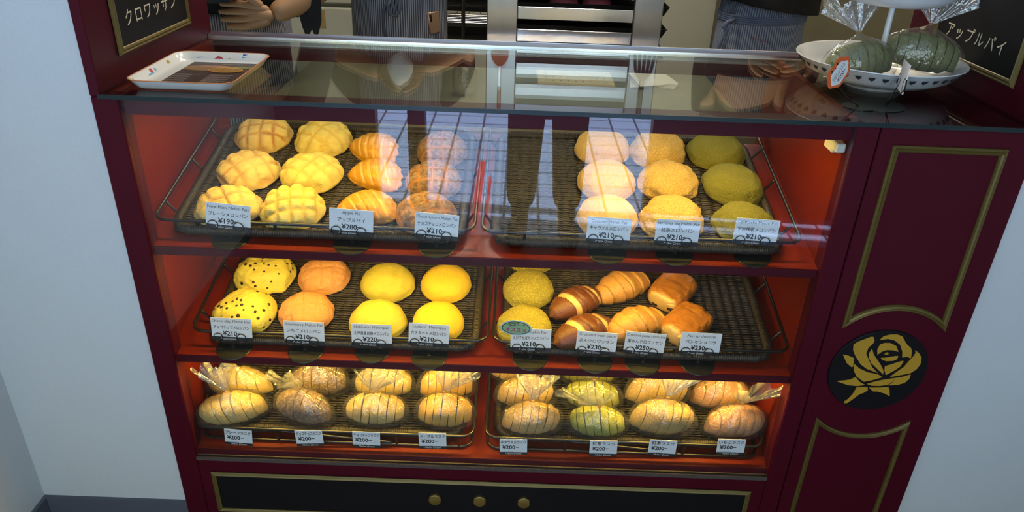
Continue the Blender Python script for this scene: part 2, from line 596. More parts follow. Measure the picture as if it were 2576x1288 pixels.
# aluminium rail along the back edge of the glass
rl = MB()
pr = [(0.437, 0.3760), (0.437, 0.3845), (0.441, 0.3885), (0.444, 0.3860), (0.449, 0.3860), (0.452, 0.3900), (0.458, 0.3900), (0.461, 0.3860), (0.461, 0.3760)]
rl.add([(x, y, z) for x in (-0.0240, 1.4190) for y, z in pr], [(i, i + 1, i + 10, i + 9) for i in range(8)] + [tuple(range(8, -1, -1)), tuple(range(9, 18))])
part(rl, 'back_rail', CHROME, angle=20)

# shelves: tilted boards with a lip and a light bar under it
for r in (1, 2, 3):
    z = ROW[r]
    b = MB()
    b.box(-0.015, 1.15, 0.0015, 0.398, -0.010, 0.0, mat=shelf_m(r))
    sh = part(b, 'shelf', REDWOOD, smooth=False)
    lip = MB().box(-0.010, 1.1495, 0.0122, 0.0222, z - 0.017, z, bev=0.0012)
    o = lip.build('lip', MAROON, sh)
LEDM = emit('warm_lamp', LED_COLOR, LED_STRENGTH)
LEDB = emit('warm_lamp_bright', LED_COLOR, LED_STRENGTH * 1.45)
HOUS = pm('lamp_housing', (0.5, 0.5, 0.48), 0.4)
def light_bar(z, y, xs, lm=LEDM):
    b = MB().box(0.01, 1.14, y - 0.006, y + 0.010, z, z + 0.004)
    o = part(b, 'light_bar', HOUS, smooth=False)
    for x in xs:
        MB().box(x - 0.045, x + 0.045, y - 0.004, y + 0.008, z - 0.003, z).build('lamp', lm, o, smooth=False)
light_bar(0.352, 0.054, [0.13, 0.24, 0.36, 0.47, 0.78, 0.90, 1.02])
light_bar(ROW[1] - 0.0105, 0.031, [0.11, 0.24, 0.37, 0.49, 0.66, 0.78, 0.90])
light_bar(ROW[2] - 0.0105, 0.031, [0.10, 0.24, 0.38, 0.50, 0.66, 0.80, 0.94, 1.06], LEDB)

# drawer front with gold moulding and three knobs
def moulding(mb, pts, w_, d, y0, closed=True):
    """gold picture-frame moulding following pts (x,z) on the plane y=y0, mitred"""
    n = len(pts)
    prof = [(-0.5, 0.0), (-0.5, 0.5), (-0.25, 0.95), (-0.05, 0.6), (0.12, 1.0), (0.36, 0.75), (0.5, 0.35), (0.5, 0.0)]
    V = []; F = []
    for i in range(n):
        p = Vector(pts[i]); a = Vector(pts[(i - 1) % n]); c = Vector(pts[(i + 1) % n])
        if not closed and i == 0: a = p - (c - p)
        if not closed and i == n - 1: c = p + (p - a)
        d1 = (p - a).normalized(); d2 = (c - p).normalized()
        n1 = Vector((-d1.y, d1.x)); n2 = Vector((-d2.y, d2.x))
        m_ = (n1 + n2)
        m_ = m_ / max(m_.dot(n1), 0.2)
        for u, h in prof:
            q = p + m_ * (u * w_)
            V.append((q.x, y0 - h * d, q.y))
    k = len(prof)
    for i in range(n if closed else n - 1):
        j = (i + 1) % n
        for t in range(k - 1):
            F.append((i * k + t, j * k + t, j * k + t + 1, i * k + t + 1))
    mb.add(V, F)
dr = part(MB().box(0.026, 1.122, -0.0012, 0.004, -0.535, -0.396), 'drawer_front', BLACKPANEL, smooth=False)
mo = MB(); moulding(mo, [(0.029, -0.400), (0.029, -0.5), (1.119, -0.5), (1.119, -0.400)][::-1], 0.010, 0.004, -0.001)
mo.build('gold_moulding', GOLD, dr, angle=25)
for kx in (0.480, 0.572, 0.663):
    k = MB().lathe([(0.0135, 0.0), (0.0135, 0.005), (0.0120, 0.0072), (0.006, 0.0080), (0.0, 0.0080)], 28, mat=Tr(kx, -0.0012, -0.4462) @ Rx(PI / 2))
    k.build('knob', BRASS, dr, angle=30)

# pilaster mouldings with arched ends, and the rose emblem between them
def arc(x0, x1, z0, z1, n=18):
    # from (x0,z0) over a crown height z1 back to (x1,z0)
    w_ = (x1 - x0) / 2; h = z1 - z0
    R = (w_ * w_ + h * h) / (2 * abs(h)); sgn = 1 if h > 0 else -1
    a0 = math.asin(w_ / R)
    return [((x0 + x1) / 2 + R * math.sin(-a0 + 2 * a0 * i / n), z1 - sgn * R * (1 - math.cos(-a0 + 2 * a0 * i / n))) for i in range(n + 1)]
up = MB(); moulding(up, [(1.386, 0.340), (1.216, 0.340)] + arc(1.217, 1.389, 0.017, 0.051), 0.011, 0.008, 0.0)
part(up, 'gold_moulding', GOLD, angle=25)
lo = MB(); moulding(lo, [(1.217, -0.56), (1.386, -0.56)] + list(reversed(arc(1.217, 1.387, -0.208, -0.240))), 0.009, 0.007, 0.0)
part(lo, 'gold_moulding', GOLD, angle=25)
em = part(MB().lathe([(0.089, 0.0), (0.089, 0.003), (0.0875, 0.005), (0.0, 0.005)], 64, mat=Tr(1.298, 0.0, -0.085) @ Rx(PI / 2)), 'emblem_disc', BLACKPANEL, angle=30)
ROSE = [[(-28,76),(-32,76),(-53,64),(-59,58),(-57,46),(-50,34),(-36,16),(-22,6),(0,-2),(-13,10),(-24,27),(-32,40),(-31,53),(-25,62),(-24,69)],[(-15,70),(-10,78),(0,82),(13,83),(23,79),(35,63),(45,55),(49,47),(51,33),(43,36),(35,34),(32,46),(24,61),(12,70),(-1,73)],[(-11,38),(-14,49),(-12,60),(-5,64),(6,64),(18,58),(25,46),(14,49),(3,49),(-5,45)],[(1,40),(5,44),(9,41),(6,39)],[(-3,31),(5,32),(15,35),(27,37),(27,30),(21,26),(8,25),(1,27)],[(-24,51),(-27,39),(-24,30),(-17,19),(-2,6),(11,-5),(9,4),(1,16),(-9,28),(-18,39)],[(9,13),(22,19),(36,26),(40,26),(37,14),(29,5),(16,-6),(11,4)],[(54,51),(63,44),(70,35),(72,21),(68,9),(59,0),(46,-4),(25,-10),(31,-2),(44,13),(49,26),(54,36),(56,44)],[(-47,16),(-45,2),(-36,-12),(-20,-23),(-7,-19),(11,-11),(1,-5),(-17,-2),(-35,6)],[(-73,36),(-63,34),(-51,29),(-48,10),(-51,9),(-62,18)],[(-70,-24),(-57,-22),(-45,-19),(-38,-13),(-27,-24),(-16,-30),(-29,-33),(-47,-32)],[(-13,-28),(2,-21),(18,-16),(35,-12),(32,-21),(25,-28),(11,-31),(-4,-31)],[(35,-12),(47,-9),(61,-3),(61,-13),(55,-22),(44,-27),(27,-29),(33,-23)],[(-7,-36),(12,-35),(28,-33),(32,-40),(36,-54),(25,-48),(11,-44),(2,-44)],[(-30,-36),(-20,-35),(-10,-35),(-8,-42),(-14,-48),(-21,-52),(-28,-61),(-38,-73),(-44,-74),(-45,-70),(-39,-64),(-33,-51),(-31,-42)]]
ro = MB()
for poly in ROSE:
    ro.prism([(a / 1000, b / 1000) for a, b in poly], 0.0, 0.0012, mat=Tr(1.298, -0.005, -0.085) @ Rx(PI / 2))
ro.build('rose', pm('rose_gold_yellow', (0.50, 0.27, 0.018), 0.5), em, smooth=False)

# pillars that rise above the counter on both sides, with a framed black sign each
for side in (0, 1):
    if side == 0:
        p_ = MB().box(XL0, -0.0252, 0.0, 0.46, 0.3762, CEIL, bev=0.0015)
    else:
        p_ = MB().box(1.4198, XR1, 0.0, 0.46, 0.3762, CEIL, bev=0.0015)
    part(p_, 'pillar', MAROON)
def sign(text, xface, normal, label):
    t = thing('wall_sign', label, 'sign', (xface, 0.2175, 0.60))
    M_ = Rz(PI / 2) if normal > 0 else Rz(-PI / 2)
    b = MB().box(-0.134, 0.134, -0.004, 0.0, -0.170, 0.170)
    ob = b.build('panel', BLACKPANEL, t, smooth=False); ob.matrix_basis = M_
    f = MB(); moulding(f, [(-0.134, -0.172), (0.134, -0.172), (0.134, 0.172), (-0.134, 0.172)], 0.0125, 0.006, -0.001)
    of = f.build('gold_frame', GOLD, t, angle=25); of.matrix_basis = M_
    l = MB(); put_text(l, text, -0.008 if normal > 0 else -0.002, -0.126, 0.026, 0, maxw=0.215, bold=0.004, y=-0.0046, space=1.3)
    ol = l.build('lettering', CREAMINK, t, smooth=False); ol.matrix_basis = M_
    return t
sign('クロワッサン', -0.0251, 1, 'gold-framed black sign with pale katakana on the left pillar above the tray')
sign('アップルパイ', 1.4197, -1, 'gold-framed black sign with pale katakana on the right pillar beside the cake stand')

# small plastic latch on the right inner wall of the case
cl = MB().box(1.139, 1.1499, 0.05, 0.085, 0.311, 0.333, bev=0.003)
cl.box(1.134, 1.1499, 0.022, 0.05, 0.321, 0.336, bev=0.002)
part(cl, 'plastic_latch', pm('ivory_plastic', (0.70, 0.68, 0.58), 0.4))

# ------------------------------------------------------------------ wicker trays in wire racks
def rrect(x0, x1, y0, y1, r, n=6):
    pts = []
    for cx, cy, a0 in ((x1 - r, y1 - r, 0), (x0 + r, y1 - r, PI / 2), (x0 + r, y0 + r, PI), (x1 - r, y0 + r, 1.5 * PI)):
        for i in range(n + 1):
            a = a0 + PI / 2 * i / n
            pts.append((cx + r * math.cos(a), cy + r * math.sin(a)))
    return pts
def resample(pts, step, closed=True):
    P = [Vector(p) for p in pts]
    if closed: P.append(P[0])
    out = []; 
    L = [0]
    for a, b in zip(P, P[1:]): L.append(L[-1] + (b - a).length)
    n = max(8, int(L[-1] / step)); k = 0
    for i in range(n):
        t = L[-1] * i / n
        while L[k + 1] < t: k += 1
        f = (t - L[k]) / max(1e-9, L[k + 1] - L[k])
        out.append(P[k].lerp(P[k + 1], f))
    return out

TW, TD = 0.510, 0.355
def make_wicker():
    t = thing('wicker_tray', None, 'tray')
    b = MB()
    b.box(0.006, TW - 0.006, 0.006, TD - 0.006, 0.002, 0.0055)
    ncol = 26; pitch = (TW - 0.012) / ncol
    ns = 54
    for i in range(ns):
        s0 = 0.010 + (TD - 0.020) * i / (ns - 1)
        pts = []
        nn = ncol * 4
        for k in range(nn + 1):
            x = 0.006 + (TW - 0.012) * k / nn
            ph = 2 * PI * (x - 0.006) / pitch
            pts.append((x, s0 + 0.0010 * math.cos(ph), 0.0072 + 0.0036 * abs(math.sin(ph / 2)) + (0.0006 if i % 2 else 0)))
        b.tube(pts, 0.0026, 5, caps=False)
    b.build('woven_base', WICKER, t, angle=180)
    loop = resample([(x, y, 0.0105) for x, y in rrect(0.004, TW - 0.004, 0.004, TD - 0.004, 0.035)], 0.0013)
    n = len(loop)
    rim = MB().tube(loop, 0.0095, 9, closed=True, rfun=lambda i: 0.0088 + 0.0008 * math.sin(2 * PI * i / 3.0))
    rim.build('rolled_rim', WICKER, t, angle=180)
    return t
RW = 0.556
def make_rack(deep=False):
    t = thing('wire_rack', None, 'rack')
    h = 0.046 if deep else 0.034
    lp = [(x, y, h) for x, y in rrect(0.0, RW, 0.0, 0.375, 0.022)]
    MB().tube(lp, 0.0031, 8, closed=True).build('top_loop', WIRE, t, angle=180)
    def leg(pts):
        MB().tube(resample(pts, 0.006, closed=False) + [Vector(pts[-1])], 0.0026, 7).build('leg', WIRE, t, angle=180)
    if deep:
        lp2 = [(x, y, 0.006) for x, y in rrect(0.003, RW - 0.003, 0.003, 0.37, 0.022)]
        MB().tube(lp2, 0.0026, 8, closed=True).build('bottom_loop', WIRE, t, angle=180)
        for x in (0.03, 0.16, 0.40, 0.526):
            leg([(x, 0.0, h), (x, 0.003, 0.006)])
        leg([(0.17, 0.001, 0.040), (0.28, 0.002, 0.026), (0.39, 0.002, 0.014)])
    else:
        for y in (0.055, 0.19, 0.30):
            leg([(0.0, y, h), (0.016, y - 0.002, 0.010), (0.034, y - 0.002, 0.003)])
            leg([(RW, y, h), (RW - 0.016, y - 0.002, 0.010), (RW - 0.034, y - 0.002, 0.003)])
        for x in (0.075, 0.21, 0.34, 0.475):
            leg([(x, 0.0, h), (x, 0.0, 0.014), (x + 0.002, 0.006, 0.003)])
    return t
w0 = make_wicker(); r0 = make_rack(); r1 = make_rack(True)
side_n = ['left', 'right']
row_n = {1: 'top', 2: 'middle', 3: 'bottom'}
used_w = False; used_r = {False: False, True: False}
for row in (1, 2, 3):
    for k in (0, 1):
        x0 = {1: (-0.003, 0.566), 2: (0.024, 0.591), 3: (0.0, 0.581)}[row][k]
        d = row == 3
        s_w = 0.031 if row < 3 else 0.020
        M1 = on_shelf(row, x0 + (RW - TW) / 2 + (0.004 if k == 0 else -0.004), s_w - 0.006 if row < 3 else 0.033, 0.0055 if row < 3 else 0.016)
        M2 = on_shelf(row, x0, s_w, 0.0)
        o = w0 if not used_w else dup(w0)
        used_w = True
        o.matrix_basis = M1
        holds = {(1, 0): 'plain melon breads, apple pies and chocolate breads', (1, 1): 'caramel, tea and matcha breads', (2, 0): 'chocolate chip, strawberry and yellow breads', (2, 1): 'pumpkin breads and croissants', (3, 0): 'the bagged rusks beside the left wall', (3, 1): 'the bagged rusks on the right'}[(row, k)]
        tag(o, f'dark wicker tray on the {row_n[row]} shelf holding {holds}', 'tray', 'dark wicker bread trays')
        o = (r1 if d else r0) if not used_r[d] else dup(r1 if d else r0)
        used_r[d] = True
        o.matrix_basis = M2
        tag(o, f'black wire rack around the {side_n[k]} wicker tray of the {row_n[row]} shelf', 'wire rack', 'black wire racks around the trays')

# ------------------------------------------------------------------ breads
def fbm(p, s, seed, o=3):
    return noise.fractal(Vector((p[0] * s + seed * 7.3, p[1] * s - seed * 3.1, p[2] * s + seed)), 1.0, 2.0, o)

def dome(W, D, H, seed, lattice=0.0, gdepth=0.003, gw=0.0035, rot=0.5, pitch=0.027, lump=0.0025, nu=84, nv=44, grough=0.0, under_at=-0.12, gfade=0.0):
    """round bun with its base at z=0: returns a mesh builder with groove / under attributes"""
    V = []; G = []; U = []
    rng = random.Random(seed)
    ca, sa = math.cos(rot), math.sin(rot)
    for j in range(nv):
        ph = -PI / 2 + PI * j / (nv - 1)
        for i in range(nu):
            th = 2 * PI * i / nu
            cp, sp = math.cos(ph), math.sin(ph)
            k = abs(cp) ** 0.86
            x = W / 2 * k * math.cos(th); y = D / 2 * k * math.sin(th)
            z = H * 0.27 + (H * 0.73 * sp if sp > 0 else H * 0.30 * sp)
            d = Vector((math.cos(th) * cp, math.sin(th) * cp, sp)).normalized()
            q = (d.x, d.y, d.z)
            off = lump * fbm(q, 1.6, seed) * 1.2 + lump * 0.35 * fbm(q, 6, seed + 3) + 0.0004 * fbm(q, 26, seed + 5, 2)
            g = 0.0
            if lattice > 0:
                wob = 0.003 * fbm((x * 20, y * 20, 0), 1.4, seed + 9, 2)
                a = ca * x + sa * y + wob + rng.random() * grough; b = -sa * x + ca * y - wob
                da = abs((a / pitch + 0.5) % 1.0 - 0.5) * pitch
                db = abs((b / pitch + 0.5) % 1.0 - 0.5) * pitch
                wd = gw
                g = max(math.exp(-(da / wd) ** 2), math.exp(-(db / wd) ** 2))
                fade = min(1.0, max(0.0, (sp + 0.15) * 2.6))
                g *= fade
                if gfade:
                    g *= min(1.0, max(0.15, 0.55 + gfade * fbm((x * 14, y * 14, 1), 1.0, seed + 20, 2)))
                off -= gdepth * g
            rim = 0.0012 * math.exp(-((ph + 0.05) / 0.12) ** 2)
            p = Vector((x, y, z)) + d * (off + rim)
            p.z = max(p.z, 0.0)
            V.append(p); G.append(min(1, g * lattice)); U.append(1.0 if ph < under_at else max(0.0, 1 - (ph - under_at) / 0.10) if ph < under_at + 0.1 else 0.0)
    F = []
    for j in range(nv - 1):
        for i in range(nu):
            k = (i + 1) % nu
            F.append((j * nu + i, j * nu + k, (j + 1) * nu + k, (j + 1) * nu + i))
    m = MB(); m.add(V, F, attrs={'groove': G, 'under': U})
    return m

PALE = (0.62, 0.42, 0.15)
C_PLAIN = crust('golden_cookie_crust', (0.72, 0.54, 0.17), (0.40, 0.15, 0.018), PALE)
C_PLAIN2 = crust('pale_yellow_cookie_crust', (0.72, 0.58, 0.16), (0.54, 0.35, 0.05), PALE)
C_CHOCO = crust('chocolate_cookie_crust', (0.15, 0.075, 0.035), (0.42, 0.17, 0.035), (0.40, 0.19, 0.06), dust=(0.27, 0.18, 0.10))
C_CARAMEL = crust('caramel_crust', (0.70, 0.44, 0.125), (0.5, 0.3, 0.1), (0.55, 0.30, 0.09), crackle=0.25, cscale=130)
C_EARL = crust('crackled_tea_crust', (0.68, 0.45, 0.125), (0.5, 0.3, 0.1), (0.55, 0.33, 0.12), crackle=0.75, cscale=190, crack_col=(0.42, 0.25, 0.07))
C_MATCHA = crust('matcha_crust', (0.215, 0.20, 0.016), (0.2, 0.2, 0.02), (0.28, 0.22, 0.06), crackle=0.7, cscale=210, crack_col=(0.15, 0.15, 0.015))
C_CHIP = crust('chocolate_chip_bread_crust', (0.70, 0.59, 0.095), (0.5, 0.3, 0.1), PALE, grain=0.2)
C_STRAW = crust('strawberry_crust', (0.70, 0.33, 0.12), (0.55, 0.24, 0.08), (0.60, 0.34, 0.14), crackle=0.22, cscale=80)
C_HOKK = crust('yellow_green_crust', (0.60, 0.51, 0.055), (0.5, 0.3, 0.1), (0.58, 0.42, 0.12), grain=0.2)
C_CUST = crust('custard_yellow_crust', (0.80, 0.55, 0.022), (0.5, 0.3, 0.1), (0.62, 0.42, 0.10), grain=0.15)
C_PUMP = crust('pumpkin_cracked_crust', (0.47, 0.40, 0.055), (0.4, 0.35, 0.06), (0.42, 0.36, 0.06), crackle=1.0, cscale=170, crack_col=(0.34, 0.30, 0.035))
C_PIE = crust('glazed_pie_crust', (0.66, 0.31, 0.025), (0.74, 0.50, 0.15), (0.52, 0.26, 0.06), gloss=0.28, grain=0.2, vary=0.7)
C_BEAN = crust('dark_baked_crust', (0.19, 0.060, 0.015), (0.74, 0.50, 0.20), (0.22, 0.08, 0.02), gloss=0.3, grain=0.25, vary=0.55)
C_CHEST = crust('golden_croissant_crust', (0.60, 0.30, 0.065), (0.70, 0.45, 0.15), (0.48, 0.24, 0.06), gloss=0.4, grain=0.2, vary=0.7)
C_PAIN = crust('glazed_pastry_crust', (0.52, 0.20, 0.030), (0.68, 0.45, 0.17), (0.5, 0.25, 0.06), gloss=0.24, grain=0.2, vary=0.6)
CHOCOLATE = pm('dark_chocolate', (0.035, 0.014, 0.007), 0.4)

BASE_H = 0.0135     # top of the woven tray above the shelf board
def bread(name, label, cat, group, mb, m, row, x, s, rz=0.0, lean=0.0, roll=0.0, h=BASE_H):
    o = mb.build(name, m, None, angle=180)
    o.matrix_basis = on_shelf(row, x, s, h, rz, lean, roll)
    return tag(o, label, cat, group)

pos3 = ['at the back of its column', 'in the middle of its column', 'at the front of its column']
G = 'breads on the top shelf'
# (x, s, width) measured for each bun
for i, (x, s, W) in enumerate([(0.109, 0.320, 0.114), (0.116, 0.191, 0.117), (0.111, 0.079, 0.116)]):
    lab = ['plain melon bread with brown scored lines at the back left of the top shelf',
           'plain melon bread with brown scored lines between two others in the leftmost column',
           'plain melon bread behind the New Plain Melon Pan card'][i]
    bread('melon_bread', lab, 'bread', G, dome(W, [0.108, 0.106, 0.098][i], 0.047, 11 + i, [1.0, 1.0, 0.9][i], 0.0062, 0.0033, [0.12, 0.65, 0.35][i], 0.027, 0.0028, gfade=0.5), C_PLAIN, 1, x, s, 0.1 * i, [0.10, 0.06, 0.10][i])
for i, (x, s, W) in enumerate([(0.231, 0.311, 0.113), (0.235, 0.190, 0.115), (0.226, 0.091, 0.115)]):
    lab = ['pale yellow melon bread with faint lines at the back of the second column',
           'pale yellow melon bread in the middle of the second column, left of the apple pies',
           'pale yellow melon bread with raised squares hanging over the front tray rim'][i]
    if i == 2:
        bread('melon_bread', lab, 'bread', G, dome(W, 0.103, 0.046, 24, 0.75, 0.0052, 0.0042, 0.2, 0.0245, 0.0015), C_PLAIN2, 1, x, 0.083, 0.0, 0.22, 0.0, 0.016)
    else:
        bread('melon_bread', lab, 'bread', G, dome(W, 0.108, 0.050, 21 + i, 0.55, 0.0040, 0.004, 0.75, 0.030, 0.0025), C_PLAIN2, 1, x, s, 0.3, 0.08)
for i, (x, s, W) in enumerate([(0.474, 0.284, 0.100), (0.467, 0.180, 0.106), (0.465, 0.078, 0.109)]):
    lab = ['dark chocolate melon bread at the back of the column behind the Choco Choco card',
           'dark chocolate melon bread in the middle of the column behind the Choco Choco card',
           'dark chocolate melon bread right behind the Choco Choco card'][i]
    bread('melon_bread', lab, 'bread', G, dome(W, 0.099, 0.050, 31 + i, 1.0, 0.0034, 0.0019, [0.15, 0.05, 0.45][i], 0.025, 0.0015), C_CHOCO, 1, x, s, 0.0, 0.06)
for i, (x, s, W) in enumerate([(0.794, 0.315, 0.111), (0.795, 0.199, 0.109), (0.788, 0.089, 0.108)]):
    lab = ['smooth caramel melon bread at the back, right of the empty part of the tray',
           'smooth caramel melon bread in the middle, right of the empty part of the tray',
           'smooth caramel melon bread right behind the Caramel Melon Pan card'][i]
    bread('melon_bread', lab, 'bread', G, dome(W, 0.106, 0.049, 41 + i, lump=0.0025), C_CARAMEL, 1, x, s, 0.0, 0.07)
for i, (x, s, W) in enumerate([(0.906, 0.314, 0.112), (0.912, 0.205, 0.115), (0.905, 0.091, 0.114)]):
    lab = ['crackled tea melon bread at the back between a caramel and a green bread',
           'crackled tea melon bread in the middle of its column',
           'crackled tea melon bread right behind the EarlGrey tea card'][i]
    bread('melon_bread', lab, 'bread', G, dome(W, 0.108, 0.049, 51 + i, lump=0.0045), C_EARL, 1, x, s, 0.2 * i, 0.07)
for i, (x, s, W) in enumerate([(1.026, 0.316, 0.116), (1.034, 0.199, 0.118), (1.032, 0.088, 0.113)]):
    lab = ['green matcha melon bread at the back right of the top right tray',
           'green matcha melon bread in the middle of the rightmost column',
           'green matcha melon bread right behind the Uji Macha card'][i]
    bread('melon_bread', lab, 'bread', G, dome(W, [0.110, 0.110, 0.102][i], [0.048, 0.050, 0.042][i], 61 + i, lump=0.0035), C_MATCHA, 1, x, s, 0.0, [0.07, 0.10, 0.05][i], [0.0, 0.12, 0.0][i])

# apple pies: puffed half-moon turnovers with a scalloped rim and slashes
def apple_pie(R, H, seed, ns=7):
    nr, na = 26, 90
    V = []; Gv = []; U = []
    for sgn in (1, 0):
        for j in range(nr):
            r = j / (nr - 1)
            for i in range(na):
                a = 2 * PI * i / na
                # half-moon outline: full round on one side, nearly straight on the other
                ox, oy = R * math.cos(a), R * 1.02 * math.sin(a)
                if math.sin(a) < 0:
                    oy *= 0.38
                sc_ = 1 + (0.075 * (abs(math.sin(9 * a)) - 0.5) * r ** 3 if math.sin(a) > -0.2 else 0.0)
                x, y = ox * r * sc_, oy * r * sc_
                if sgn:
                    d = (x * 0.80 + y * 0.60)
                    sl = abs((d / 0.0145 + 0.5) % 1 - 0.5) * 0.0145
                    g = math.exp(-(sl / 0.0020) ** 2) * min(1.0, max(0, (0.86 - r) * 6)) * (0.75 + 0.25 * math.sin(d * 300))
                    z = H * (1 - r ** 1.9) ** 0.85 + 0.006 + 0.0012 * fbm((x, y, 0), 60, seed)
                    z -= 0.0034 * g
                    if r > 0.88:
                        z = max(z - 0.002, 0.0055) + 0.0022 * (r - 0.88) / 0.12 * math.cos(18 * a)
                    Gv.append(g * 0.9); U.append(0)
                else:
                    z = 0.0; Gv.append(0); U.append(1)
                V.append((x, y, z))
    F = []
    for L in (0, 1):
        o = L * nr * na
        for j in range(nr - 1):
            for i in range(na):
                k = (i + 1) % na
                f = (o + j * na + i, o + (j + 1) * na + i, o + (j + 1) * na + k, o + j * na + k)
                F.append(f if L == 0 else tuple(reversed(f)))
    e = (nr - 1) * na; e2 = nr * na + e
    for i in range(na):
        k = (i + 1) % na
        F.append((e + i, e2 + i, e2 + k, e + k))
    m = MB(); m.add(V, F, attrs={'groove': Gv, 'under': U})
    return m
for i, (x, s, R, rz, ln) in enumerate([(0.333, 0.272, 0.056, -0.62, 0.30), (0.353, 0.182, 0.055, -0.40, 0.28), (0.357, 0.080, 0.055, -0.10, 0.22)]):
    lab = ['glazed apple pie turnover at the back of the pie column', 'glazed apple pie turnover in the middle of the pie column',
           'glazed apple pie turnover right behind the Apple Pie card'][i]
    bread('apple_pie', lab, 'pie', 'apple pies on the top shelf', apple_pie(R, 0.026, 70 + i), C_PIE, 1, x, s, rz, ln, 0.0, BASE_H + 0.007)

# middle shelf
G = 'breads on the middle shelf'
chip_me = MB().lathe([(0.0, -0.0012), (0.0028, -0.001), (0.0034, 0.0), (0.0026, 0.0012), (0.0, 0.0016)], 10).mesh('chocolate_chip', CHOCOLATE, angle=180)
for i, (x, s, W) in enumerate([(0.115, 0.199, 0.122), (0.107, 0.088, 0.119)]):
    lab = ['yellow chocolate chip melon bread at the back left of the middle shelf', 'yellow chocolate chip melon bread right behind the Choco chip card'][i]
    m = dome(W, 0.112, 0.046, 81 + i, lump=0.0035 + 0.002 * (1 - i))
    verts = m.v
    o = bread('chocolate_chip_melon_bread', lab, 'bread', G, m, C_CHIP, 2, x, s, 0.3 * i, 0.07)
    me = o.data
    rr = random.Random(5 + i); used = []
    tries = 0
    while len(used) < 34 and tries < 4000:
        tries += 1
        v = me.vertices[rr.randrange(84 * 21, 84 * 43)]
        if v.co.z < 0.012 or any((v.co - u_).length < 0.008 for u_ in used): continue
        used.append(v.co.copy())
        c = bpy.data.objects.new('chocolate_chip', chip_me); COL.objects.link(c); c.parent = o
        q = v.normal.to_track_quat('Z', 'Y')
        c.matrix_basis = Matrix.Translation(v.co + v.normal * 0.0002) @ q.to_matrix().to_4x4() @ Matrix.Scale(rr.uniform(0.6, 1.05), 4)
for i, (x, s, W) in enumerate([(0.237, 0.199, 0.105), (0.225, 0.095, 0.106)]):
    bread('melon_bread', ['pinkish orange strawberry melon bread at the back of its column', 'pinkish orange strawberry melon bread right behind the Strawberry card'][i], 'bread', G,
          dome(W, 0.100, 0.044, 91 + i, 0.35, 0.0016, 0.0022, 0.15, 0.024, 0.002), C_STRAW, 2, x, s, 0.0, 0.06)
for i, (x, s, W) in enumerate([(0.370, 0.184, 0.109), (0.367, 0.077, 0.109)]):
    bread('melon_bread', ['smooth yellow-green melon bread at the back, behind the Hokkaido card', 'smooth yellow-green melon bread right behind the Hokkaido card'][i], 'bread', G,
          dome(W, 0.100, 0.048, 101 + i, lump=0.002), C_HOKK, 2, x, s, 0.0, 0.06)
for i, (x, s, W) in enumerate([(0.488, 0.189, 0.101), (0.483, 0.080, 0.098)]):
    bread('melon_bread', ['bright yellow custard melon bread at the back, beside the shelf centre', 'bright yellow custard melon bread right behind the Custard card'][i], 'bread', G,
          dome(W, 0.098, 0.047, 111 + i, lump=0.0012), C_CUST, 2, x, s, 0.0, 0.06)
for i, (x, s, W) in enumerate([(0.660, 0.284, 0.102), (0.656, 0.180, 0.102), (0.649, 0.076, 0.105)]):
    bread('melon_bread', ['green pumpkin melon bread at the very back, mostly hidden under the upper shelf', 'green pumpkin melon bread with a crackled top, second from the front', 'green pumpkin melon bread behind the green round badge'][i], 'bread', G,
          dome(W, 0.100, 0.047, 121 + i, lump=0.002), C_PUMP, 2, x, s, 0.0, 0.06)

def croissant(L, R, seed, bounds, light, curve=0.012, fat=0.55, step=0.10, skew=0.07, lw=0.30):
    nu, nv = 40, 84
    V = []; Gv = []
    for j in range(nv):
        t = j / (nv - 1)
        for i in range(nu):
            th = 2 * PI * i / nu
            u = t + skew * math.cos(th) * (1 if t > 0 else 1) + 0.010 * fbm((t * 3, th, 0), 1.0, seed, 2)
            seg = 0
            while seg < len(bounds) - 1 and u > bounds[seg + 1]: seg += 1
            a, b = bounds[seg], bounds[min(seg + 1, len(bounds) - 1)]
            fr = min(1, max(0, (u - a) / max(1e-6, b - a)))
            mid = 1 - abs(2 * t - 1)
            env = max(0.0, math.sin(PI * (0.06 + 0.88 * t))) ** fat
            tip = min(1.0, math.sin(PI * min(1, max(0, t))) * 4.5) ** 0.5 if 0 < t < 1 else 0.0
            # each wrap overlaps the next one outward from the middle
            st = fr if u < 0.5 else 1 - fr
            r = R * env * (1 - step + step * 1.5 * st ** 0.7) * max(0.02, tip)
            g = 0.0
            if seg in light:
                lw_ = lw[seg] if isinstance(lw, dict) else lw
                e = fr if u < 0.5 else (1 - fr)
                g = 1.0 if e < lw_ else max(0.0, 1 - (e - lw_) / 0.06)
                r -= R * 0.045 * g
            r += R * 0.035 * fbm((t * 4, math.cos(th), math.sin(th)), 1.5, seed)
            y = curve * (1 - (2 * t - 1) ** 2) - curve * 0.6
            V.append(((t - 0.5) * L, y + r * math.cos(th), max(0.0, R * 0.72 + r * 0.88 * math.sin(th) - R * 0.10 * (1 - env))))
            Gv.append(g)
    F = []
    for j in range(nv - 1):
        for i in range(nu):
            k = (i + 1) % nu
            F.append((j * nu + i, j * nu + k, (j + 1) * nu + k, (j + 1) * nu + i))
    F.append(tuple(range(nu - 1, -1, -1))); F.append(tuple((nv - 1) * nu + i for i in range(nu)))
    m = MB(); m.add(V, F, attrs={'groove': Gv, 'under': [0] * len(V)})
    return m
